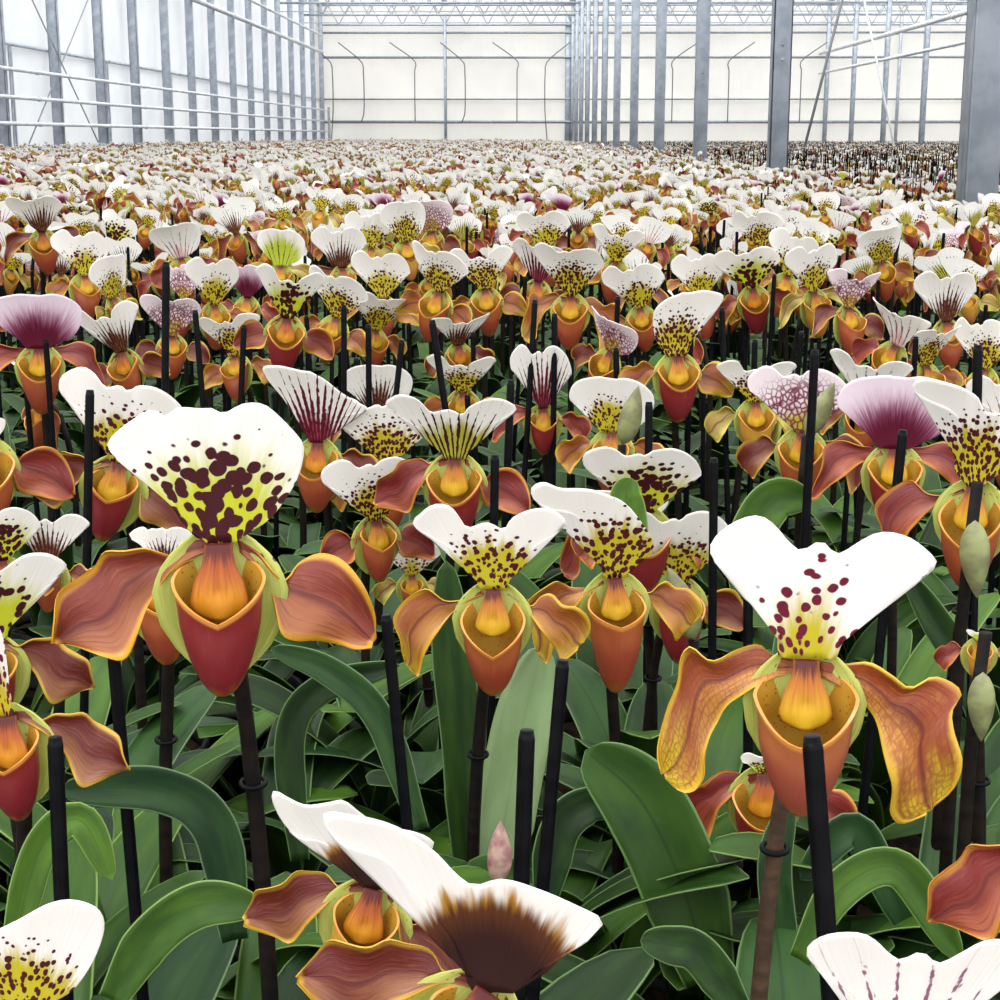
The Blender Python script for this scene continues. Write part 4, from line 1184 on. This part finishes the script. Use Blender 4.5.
HST = [  # top x, y, a lower point on it, width px, label
    (110, 612, 140, 965, 13, 'long leaning black stake in front of the large left bloom\'s left petal'),
    (55, 737, 66, 1000, 16, 'thick black stake near the left edge crossing the bottom left white hood'),
    (386, 615, 406, 815, 12, 'black stake left of the central golden orchid, leaning slightly right'),
    (527, 730, 521, 890, 17, 'short thick black stake below the centre, left one of the pair'),
    (563, 660, 543, 885, 14, 'black stake leaning left just below the pouch of the hooded orchid'),
    (812, 736, 828, 950, 21, 'thickest black stake in front of the largest right-hand orchid'),
    (714, 458, 712, 660, 9, 'upright black stake just left of the largest right-hand white hood'),
    (649, 402, 648, 525, 8, 'thin black stake crossing the black-spotted white cap right of centre'),
    (495, 455, 494, 522, 9, 'black stake rising behind the central butterfly-shaped hood'),
    (90, 390, 88, 500, 9, 'black stake in front of the white hood above the large left bloom'),
    (903, 430, 878, 665, 10, 'black stake in front of the rounded purple hood'),
    (815, 350, 806, 520, 9, 'tall black stake crossing the pink netted hood'),
    (432, 320, 446, 412, 7, 'leaning black stake in front of the yellow hood above the centre'),
    (511, 380, 507, 480, 8, 'black stake left of the notched purple-streaked hood'),
    (616, 348, 618, 440, 6, 'thin black stake in front of the small white hood with a bud'),
    (166, 262, 165, 400, 8, 'tall black stake above the large left bloom, left of its hood'),
    (244, 325, 241, 398, 6, 'thin black stake above the large maroon-blotched hood'),
    (195, 310, 202, 392, 6, 'leaning black stake above and left of the large blotched hood'),
    (402, 340, 396, 395, 6, 'thin black stake beside the dark-netted small bloom'),
    (535, 300, 532, 350, 6, 'thin black stake above the notched purple-streaked hood'),
    (344, 305, 344, 360, 6, 'thin black stake right of the wine-red streaked hood'),
    (722, 308, 724, 380, 6, 'thin black stake above the curled golden petal'),
    (748, 590, 748, 660, 10, 'black stake half hidden behind the left edge of the largest bloom'),
    (978, 345, 977, 400, 10, 'black stake near the right edge above the arching white hood'),
]
for (tx, ty, bx, by, w, lab) in HST:
    t = F * 0.0056 / w
    top = P(tx, ty, t)
    # lower point at the same depth, continued down to the pot
    low = P(bx, by, t * 1.0)
    low.y = top.y + (low.y - top.y) * 0.3
    q = ray(bx, by)
    low = CAMP + q * (low.y / q.y)
    dd = low - top
    k = (BENCH + 0.002 - top.z) / dd.z
    stake(top, top + dd * k, 1.0, lab)
# stakes standing beside the plants
auto = []
for (X, Y, root) in PLANTS:
    rr = random.Random(int(X * 1e4) ^ int(Y * 1e5))
    if root.name.startswith('orchid_plant') or root['_kind'] == 'bud' or Y < 1.25:
        continue
    for _ in range(1 if rr.random() < 0.75 else 2):
        if rr.random() < 0.10:
            continue
        dx, dy = rr.uniform(-.03, .03), rr.uniform(-.045, .05)
        hz = CAMZ - 0.205 + rr.uniform(-0.06, 0.045)
        lean = rr.gauss(0, 0.012)
        auto.append((X, Y, dx, dy, hz, lean))
auto.sort(key=lambda a: a[1])
room = 300 - len(STAKES)
for (X, Y, dx, dy, hz, lean) in auto[:room]:
    stake((X + dx + lean, Y + dy, hz), (X + dx, Y + dy, BENCH + 0.002), 1.0)
SK = {n: stick('stake_black', 1.0, r_, n) for n, r_ in ((5, 0.0029), (3, 0.0034))}
for (X, Y, dx, dy, hz, lean) in auto[room:]:
    put(acs, SK[5], X + dx, Y + dy, BENCH, 0, sz=hz - BENCH)
for (X, Y) in rest + far_c:
    right = X > 1.8
    pr_ = 0.65 if not right else 0.95
    if Y > 30 and not right:
        pr_ = 0.4
    if Y < 1.25 or sr.random() > pr_:
        continue
    top = CAMZ - 0.205 + sr.uniform(-0.07, 0.04) + (0.035 if right else 0)
    put(acs, SK[5 if Y < 9 else 3], X + sr.uniform(-.03, .03), Y + sr.uniform(-.04, .02), BENCH, 0, sz=top - BENCH)
o = obj('plant_stakes', to_mesh('plant_stakes', np.concatenate(acs['V']), np.concatenate(acs['F']), np.concatenate(acs['U']), np.concatenate(acs['M'])))
tag(o, 'countless thin black stakes among the distant orchids', 'stakes', None, 'stuff')
#SECTION_HOUSE
# ------------------------------------------------------------------ greenhouse
def sheet_mat(key, c1, c2, trans):
    N = NT(key)
    g = N.geo()
    nz = N.noise(g, 0.9, 4.0, 0.6)
    mp = N.n('ShaderNodeMapping'); N.t.links.new(g, mp.inputs[0]); mp.inputs['Scale'].default_value = (3.0, 3.0, 0.35)
    fold = N.noise(mp.outputs[0], 1.3, 4.0, 0.55)
    col = N.mix(N.ss(0.35, 0.7, nz), c1, c2)
    reg(key, N.finish(col, 0.6, trans, 0.3, normal=N.bump(fold, 0.05, 0.6)))


sheet_mat('sheet_white', (0.86, 0.86, 0.86), (0.80, 0.81, 0.82), 0.5)
sheet_mat('sheet_warm', (0.88, 0.86, 0.82), (0.85, 0.83, 0.80), 0.5)


def glass_mat():
    N = NT('roof_glass')
    tr_ = N.n('ShaderNodeBsdfTransparent'); tr_.inputs[0].default_value = (0.93, 0.95, 0.95, 1)
    gl = N.n('ShaderNodeBsdfGlossy'); gl.inputs['Roughness'].default_value = 0.05
    mx = N.n('ShaderNodeMixShader'); mx.inputs[0].default_value = 0.06
    N.t.links.new(tr_.outputs[0], mx.inputs[1]); N.t.links.new(gl.outputs[0], mx.inputs[2]); N.t.links.new(mx.outputs[0], N.out.inputs[0])
    reg('roof_glass', N.m)


glass_mat()
HS = 0.951
XL, XC, XR, XRR = -7.65, 1.72, 11.07, 20.4
YF = 61.3
ZT = 5.35     # underside of the trusses


def solid(name, f, smooth=False, **kw):
    mb = MB(); f(mb)
    o = obj(name, mb.mesh(name, smooth))
    return o


o = solid('floor', lambda mb: mb.box(-12, 24, -3, 66, -0.1, 0, 'concrete_grey')); tag(o, kind='structure')
# left wall: white sheeting, upper part set a little behind the lower


def sheet_grid(mb, ax, pos, a0, a1, z0, z1, mat, n=60, m=14, amp=0.02, thick=0.012):
    a, z = np.meshgrid(np.linspace(a0, a1, n), np.linspace(z0, z1, m), indexing='ij')
    r = np.random.RandomState(int(abs(pos) * 10) + m)
    off = amp * (np.sin(a * 2.1 + z * 3) * 0.5 + np.sin(a * 5.3 - z * 1.7) * 0.3 + r.rand(n, m) * 0.4)
    if ax == 'x':
        g = np.stack([pos + off, a, z], -1)
    else:
        g = np.stack([a, pos + off, z], -1)
    mb.grid(g, mat, thick=thick)


def wl(mb):
    sheet_grid(mb, 'x', XL - 0.10, -2, YF + .3, 2.70, 7.4, 'sheet_white', 160, 40)
    sheet_grid(mb, 'x', XL - 0.04, -2, YF + .3, 0.0, 2.74, 'sheet_white', 160, 24, 0.015)


tag(solid('wall_left', wl, True), kind='structure')


def wr(mb):
    sheet_grid(mb, 'x', XRR + 0.10, -2, YF, 0, 6.6, 'sheet_white', 60, 10)


tag(solid('wall_right', wr, True), kind='structure')


def wf(mb):
    sheet_grid(mb, 'y', YF + 0.20, XL - .3, XRR + .3, 2.7, 7.4, 'sheet_warm', 120, 40, 0.05)
    sheet_grid(mb, 'y', YF + 0.12, XL - .3, XRR + .3, 0.0, 2.76, 'sheet_warm', 120, 24, 0.03)


tag(solid('wall_far', wf, True), kind='structure')

# posts and columns
def post_mesh(w, d, h, mat='steel_grey'):
    """an open C-section post with a base plate"""
    def f(mb):
        e = 0.008
        mb.box(-w / 2, w / 2, -d / 2, -d / 2 + e, 0, h, mat)
        mb.box(-w / 2, -w / 2 + e, -d / 2, d / 2, 0, h, mat)
        mb.box(w / 2 - e, w / 2, -d / 2, d / 2, 0, h, mat)
        mb.box(-w / 2, w / 2, d / 2 - e, d / 2, 0, h, mat)
        mb.box(-w * .8, w * .8, -d * .8, d * .8, 0, 0.02, mat)
        for z in [b for b in (1.9, 2.0, 3.1, 4.4) if b < h]:
            mb.tube([(0, -d / 2 - 0.012, z), (0, -d / 2, z)], 0.009, 'steel_dark', 8)
    return cached(('post', w, d, h, mat), 'post', f)


ORD = ['nearest', 'second nearest', 'third nearest', 'fourth nearest', 'fifth nearest', 'sixth nearest', 'seventh nearest', 'eighth nearest', 'ninth nearest',
       'tenth nearest', 'eleventh nearest', 'twelfth nearest', 'thirteenth nearest', 'fourteenth nearest', 'fifteenth nearest', 'sixteenth nearest']
for k in range(12):
    yy = 6.26 + 5.0 * k
    c = obj('support_column', post_mesh(0.125, 0.13, ZT + 0.7), None, (XC, yy, 0))
    tag(c, 'grey galvanised column, %s in the row right of centre' % ORD[k], 'column', 'columns in the row right of centre', 'thing')
yk = [41.26 + 5 * k for k in range(5)]
for k, yy in enumerate(yk):
    c = obj('support_column', post_mesh(0.14, 0.14, ZT + 0.7), None, (XR, yy, 0))
    tag(c, 'thin grey column far right, %s of its distant row' % ORD[k], 'column', 'columns in the far right row', 'thing')
wall_d = [23.7, 26.5, 29.3, 31.9, 34.7, 37.3, 39.9, 42.6, 45.3, 48.0, 50.6, 53.3, 56.0, 58.7]
for k, yy in enumerate(wall_d):
    c = obj('wall_post', post_mesh(0.16, 0.12, 6.2), None, (XL + 0.12, yy, 0))
    tag(c, 'grey steel post against the white left wall, %s in view' % ORD[k], 'post', 'posts along the left wall', 'thing')
for k, yy in enumerate(wall_d[::2]):
    c = obj('wall_stud', post_mesh(0.05, 0.05, 2.7), None, (XL + 0.06, yy + 0.7, 0))
    tag(c, 'short thin grey stud on the left wall, %s to the viewer' % ORD[k], 'post', 'short studs on the left wall', 'thing')
c = obj('wall_post', post_mesh(0.16, 0.12, 6.2), None, (XL + 0.1, YF - 0.05, 0)); tag(c, 'dark corner post where the left and far walls meet', 'post', kind='thing')
c = obj('wall_post', post_mesh(0.10, 0.10, 5.7), None, (-2.97, YF - 0.05, 0)); tag(c, 'slim grey post in the middle of the far wall', 'post', kind='thing')
c = obj('wall_post', post_mesh(0.22, 0.12, 5.7), None, (XC - 0.16, YF + 0.02, 0)); tag(c, 'wide pale post on the far wall behind the column row', 'post', kind='thing')
c = obj('wall_post', post_mesh(0.10, 0.10, 5.7), None, (6.38, YF - 0.05, 0)); tag(c, 'slim grey far wall post right of the column row', 'post', kind='thing')
c = obj('wall_post', post_mesh(0.10, 0.10, 5.7), None, (13.7, YF - 0.05, 0)); tag(c, 'slim grey far wall post near the right edge', 'post', kind='thing')


def pipe(name, pts, r, mat, label, cat, group=None, n=8, flange=True):
    mb = MB(); mb.tube(pts, r, mat, n)
    a, b = Vector(pts[0]), Vector(pts[-1])
    if flange:
        L = (b - a).length
        m = int(L / 6)
        for i in range(1, m):
            p = a.lerp(b, i / m); d = (b - a).normalized()
            mb.tube([p - d * 0.05, p + d * 0.05], r * 1.35, mat, n)
    o = obj(name, mb.mesh(name))
    tag(o, label, cat, group, 'thing')
    return o


for z, w in ((CAMZ + .99 * HS, 'top'), (CAMZ + .58 * HS, 'middle'), (CAMZ + .19 * HS, 'bottom')):
    pipe('pipe_rail', [(XL + .28, 18, z), (XL + .28, 59.9, z)], 0.030, 'pipe_white', 'white heating pipe along the left wall, %s one of three' % w, 'pipe', 'pipes along the left wall')
mb = MB()
for z in (CAMZ + .99 * HS, CAMZ + .58 * HS, CAMZ + .19 * HS):
    mb.tube([(XL + .28, 59.9, z), (XL + .5, 59.95, z)], 0.03, 'pipe_white', 8)
mb.tube([(XL + .5, 59.95, 0.0), (XL + .5, 59.95, CAMZ + 1.03)], 0.05, 'steel_dark', 8)
tag(obj('pipe_header', mb.mesh('pipe_header')), 'dark vertical header pipe at the far end of the left rails', 'pipe', kind='thing')
pipe('overhead_pipe', [(XL + .25, 30, CAMZ + 3.13 * HS), (XL + .25, 60.5, CAMZ + 3.13 * HS)], 0.06, 'pipe_white', 'thick white pipe high along the left wall, lower one', 'pipe')
pipe('overhead_pipe', [(XL + .25, 36, CAMZ + 3.75 * HS), (XL + .25, 60.5, CAMZ + 3.75 * HS)], 0.04, 'pipe_white', 'thin white pipe high along the left wall, upper one', 'pipe')
pipe('overhead_pipe', [(XR - .25, 30, CAMZ + 3.13 * HS), (XR - .25, YF + .1, CAMZ + 3.13 * HS)], 0.07, 'pipe_white', 'thick white pipe slanting in at the upper right', 'pipe')
pipe('overhead_pipe', [(XR - .25, 36, CAMZ + 2.38 * HS), (XR - .25, YF + .1, CAMZ + 2.38 * HS)], 0.05, 'pipe_white', 'shorter grey-white pipe under the thick one at upper right', 'pipe')
# seam line of the left wall
pipe('seam_rail', [(XL + .02, 18, 2.73), (XL + .02, YF, 2.73)], 0.022, 'steel_grey', 'thin grey seam rail halfway up the white left wall', 'rail')
# bracing wires
for (a, b, lab) in (((XL + .2, 24.6, CAMZ + 2.5 * HS), (XL + .2, 28.6, 1.3), 'thin bracing wire falling to the right across the left wall'),
                    ((XL + .2, 28.6, CAMZ + 2.5 * HS), (XL + .2, 24.6, 1.3), 'thin bracing wire falling to the left across the left wall')):
    pipe('bracing_wire', [a, b], 0.012, 'steel_dark', lab, 'wire', n=5, flange=False)
a = P(850, -30, 30); b = P(800, 165, 30)
pipe('bracing_rod', [a, b], 0.028, 'cable_dark', 'dark slanting rod in front of the far wall at upper right', 'rod', n=6, flange=False)
a = P(858, -30, 34); b = P(903, 190, 34)
pipe('bracing_rod', [a, b], 0.022, 'pipe_white', 'pale slanting rod crossing behind the dark one at upper right', 'rod', n=6, flange=False)
# far wall rails
for z, r, lab in ((CAMZ + 2.98 * HS, .045, 'upper grey cross rail on the far wall'), (CAMZ + 1.41 * HS, .03, 'thin middle seam rail on the far wall'), (CAMZ + .55 * HS, .055, 'lower dark cross rail on the far wall'),
                  (CAMZ + 3.9 * HS, .04, 'topmost cross rail on the far wall just below the truss')):
    pipe('cross_rail', [(XL + .1, YF - .03, z), (XRR, YF - .03, z)], r, 'steel_dark', lab, 'rail', 'cross rails on the far wall', flange=False)


def at_far(px, z):
    d = ray(px, 100)
    return (d.x / d.y * (YF - .15), YF - .15, z)


HO = [(333, 1.0), (364, 1.0), (415, 0), (465, 1.0), (517, 0), (545, -1.0), (672, 0), (728, 0), (800, 0)]
for i, (px, bend_) in enumerate(HO):
    x = at_far(px, 0)[0]
    z0 = CAMZ + .55 * HS; z1 = CAMZ + 2.95 * HS
    pts = [(x - .12 * bend_, YF - .2, z0 - (1.0 if i in (0, 5) else 0)), (x, YF - .2, z0 + .4), (x, YF - .2, z1 - .5), (x - 0.1 * bend_, YF - .2, z1 - .1), (x - .9 * (bend_ or (1 if i < 6 else -1)), YF - .25, z1 + .55)]
    mb = MB(); pp = cr([list(q) for q in pts], 24); mb.tube([tuple(q) for q in pp], 0.022, 'cable_dark', 6)
    tag(obj('hanging_hose', mb.mesh('hanging_hose')), 'thin dark hose hanging on the far wall, %s from the left' % ['first', 'second', 'third', 'fourth', 'fifth', 'sixth', 'seventh', 'eighth', 'ninth'][i], 'hose', 'hoses hanging on the far wall', 'thing')

# trusses
def truss_mesh(x0, x1, nb=12, mat='steel_grey'):
    def f(mb):
        L = x1 - x0
        mb.box(0, L, -.04, .04, ZT, ZT + .07, mat)
        mb.box(0, L, -.04, .04, ZT + .70, ZT + .77, mat)
        st_ = L / nb
        for i in range(nb):
            a = i * st_
            mb.tube([(a, 0, ZT + .04), (a + st_ / 2, 0, ZT + .73)], .018, mat, 5)
            mb.tube([(a + st_ / 2, 0, ZT + .73), (a + st_, 0, ZT + .04)], .018, mat, 5)
        # hangers for the screen
        mb.tube([(0, 0, ZT - .22), (L, 0, ZT - .22)], .015, mat, 5)
    return cached(('truss', round(x1 - x0, 2)), 'truss', f)


BAYN = ['left bay', 'middle bay', 'right bay']
for k in range(6, 12):
    for bi, (x0, x1) in enumerate(((XL, XC), (XC, XR), (XR, XRR))):
        o = obj('roof_truss', truss_mesh(x0, x1), None, (x0, 6.26 + 5 * k, 0))
        tag(o, 'grey lattice roof truss over the %s, %s of its line' % (BAYN[bi], ORD[11 - k].replace('nearest', 'from the far wall') if k < 11 else 'last at the far wall'), 'truss', 'roof trusses', 'thing')

# glass roof with ridges along the house
RIDGES = [(XL + (XRR - XL) / 6 * i, XL + (XRR - XL) / 6 * (i + 1)) for i in range(6)]
ZG, ZR = ZT + 0.95, ZT + 1.95


def roofg(mb):
    for a, b in RIDGES:
        m = (a + b) / 2
        for p, q in (((a, ZG), (m, ZR)), ((m, ZR), (b, ZG))):
            mb.grid(np.array([[[p[0], -2, p[1]], [p[0], YF, p[1]]], [[q[0], -2, q[1]], [q[0], YF, q[1]]]]), 'roof_glass', thick=0.006)


tag(solid('ceiling', roofg), kind='structure')


def roofb(mb):
    for a, b in RIDGES:
        m = (a + b) / 2
        mb.box(a - .09, a + .09, -2, YF, ZG - .12, ZG, 'steel_grey')
        mb.box(m - .04, m + .04, -2, YF, ZR, ZR + .08, 'steel_grey')
        y_ = -2.0
        while y_ < YF:
            mb.tube([(a, y_, ZG + .03), (m, y_, ZR + .03)], .02, 'pipe_white', 4)
            mb.tube([(m, y_, ZR + .03), (b, y_, ZG + .03)], .02, 'pipe_white', 4)
            y_ += 2.5
    mb.box(XRR - .09, XRR + .09, -2, YF, ZG - .12, ZG, 'steel_grey')


tag(solid('trim_1', roofb), kind='structure')

# growing benches
for (x0, x1, lab) in ((-7.55, 1.60, 'long black growing bench under the orchids left of the columns'), (1.90, 11.15, 'long black growing bench under the orchids right of the columns')):
    root = bpy.data.objects.new('growing_bench', None); COL.objects.link(root); root.location = (0, 0, 0)
    tag(root, lab, 'bench', kind='thing')
    mb = MB(); mb.box(x0, x1, 0.2, 61, BENCH - .04, BENCH, 'bench_black')
    mb.box(x0, x0 + .03, 0.2, 61, BENCH, BENCH + .06, 'bench_black'); mb.box(x1 - .03, x1, 0.2, 61, BENCH, BENCH + .06, 'bench_black')
    obj('bench_top', mb.mesh('bench_top', False), root)
    for yy in (0.5, 15, 30, 45, 60):
        for xx in (x0 + .3, x1 - .3):
            mb = MB(); mb.box(xx - .03, xx + .03, yy - .03, yy + .03, 0, BENCH - .04, 'steel_grey')
            obj('leg', mb.mesh('leg', False), root)
#SECTION_LIGHT
w = bpy.data.worlds.new('world'); sc.world = w; w.use_nodes = True
nt = w.node_tree; nt.nodes.clear()
bg = nt.nodes.new('ShaderNodeBackground'); ow = nt.nodes.new('ShaderNodeOutputWorld')
tc = nt.nodes.new('ShaderNodeTexCoord'); sp = nt.nodes.new('ShaderNodeSeparateXYZ'); rp = nt.nodes.new('ShaderNodeValToRGB')
nt.links.new(tc.outputs['Generated'], sp.inputs[0]); nt.links.new(sp.outputs[2], rp.inputs[0])
rp.color_ramp.elements[0].position = 0.0; rp.color_ramp.elements[0].color = (0.52, 0.54, 0.58, 1)
rp.color_ramp.elements[1].position = 0.7; rp.color_ramp.elements[1].color = (1.0, 1.0, 1.0, 1)
nt.links.new(rp.outputs[0], bg.inputs[0]); bg.inputs[1].default_value = 2.4
nt.links.new(bg.outputs[0], ow.inputs[0])
sl = bpy.data.lights.new('sun', 'SUN'); sl.energy = 1.5; sl.angle = math.radians(18); sl.color = (1.0, 0.98, 0.94)
so = bpy.data.objects.new('sun', sl); COL.objects.link(so); so.rotation_euler = (math.radians(14), math.radians(-26), 0)

vs = sc.view_settings
vs.view_transform = 'Standard'; vs.look = 'None'; vs.gamma = 1.0; vs.use_curve_mapping = False
vs.exposure = 0.55
sc.cycles.max_bounces = 6
sc.cycles.diffuse_bounces = 3
sc.cycles.transparent_max_bounces = 16
sc.cycles.use_denoising = True
#SECTION_LABELS
bpy.context.view_layer.update()
NUM = ['first', 'second', 'third', 'fourth', 'fifth', 'sixth', 'seventh', 'eighth', 'ninth', 'tenth', 'eleventh', 'twelfth', 'thirteenth', 'fourteenth', 'fifteenth', 'sixteenth',
       'seventeenth', 'eighteenth', 'nineteenth', 'twentieth', 'twenty-first', 'twenty-second', 'twenty-third', 'twenty-fourth', 'twenty-fifth', 'twenty-sixth', 'twenty-seventh',
       'twenty-eighth', 'twenty-ninth', 'thirtieth'] 
for tens in ('thirty', 'forty', 'fifty', 'sixty', 'seventy'):
    NUM += [tens + '-' + w_ for w_ in NUM[:9]] + [{'thirty': 'fortieth', 'forty': 'fiftieth', 'fifty': 'sixtieth', 'sixty': 'seventieth', 'seventy': 'eightieth'}[tens]]


def zone(Y):
    return 'near rows' if Y < 1.5 else 'second band of rows' if Y < 1.95 else 'middle rows' if Y < 2.5 else 'rear rows' if Y < 3.1 else 'distant rows'


cells = {}
for (X, Y, root) in PLANTS:
    if root.get('label'):
        continue
    k = root['_kind']
    z = zone(Y) if k != 'leaf' else ('bottom of the picture' if Y < 0.8 else 'strip behind the bottom one' if Y < 1.15 else 'rows of blooms')
    q = proj((X, Y, 1.2))
    cells.setdefault((k, z), []).append((q[0], root))
for (k, z), l in cells.items():
    l.sort(key=lambda a: a[0])
    for i, (_, root) in enumerate(l):
        if k == 'leaf':
            root['label'] = 'leafy orchid plant without bloom, %s from left in the %s' % (NUM[i], z)
        else:
            root['label'] = '%s orchid with %s, %s from left' % ({'near rows': 'near-row', 'second band of rows': 'second-band', 'middle rows': 'middle-row', 'rear rows': 'rear-row', 'distant rows': 'distant'}[z], KINDS[k][4], NUM[i] + (' such' if len(KINDS[k][4].split()) < 9 else ''))
for (_, _, root) in PLANTS:
    del root['_kind']
cells = {}
for o in STAKES:
    if o.get('label'):
        continue
    q = proj(tuple(o.location + Vector((0, 0, .4))))
    xz = ['left', 'centre-left', 'centre', 'centre-right', 'right'][max(0, min(4, int(q[0] // 200)))]
    cells.setdefault((xz, zone(o.location.y)), []).append((q[0], o))
for (xz, z), l in cells.items():
    l.sort(key=lambda a: a[0])
    for i, (_, o) in enumerate(l):
        o['label'] = 'thin black stake, %s from left within the %s fifth of the %s' % (NUM[i], xz, z)
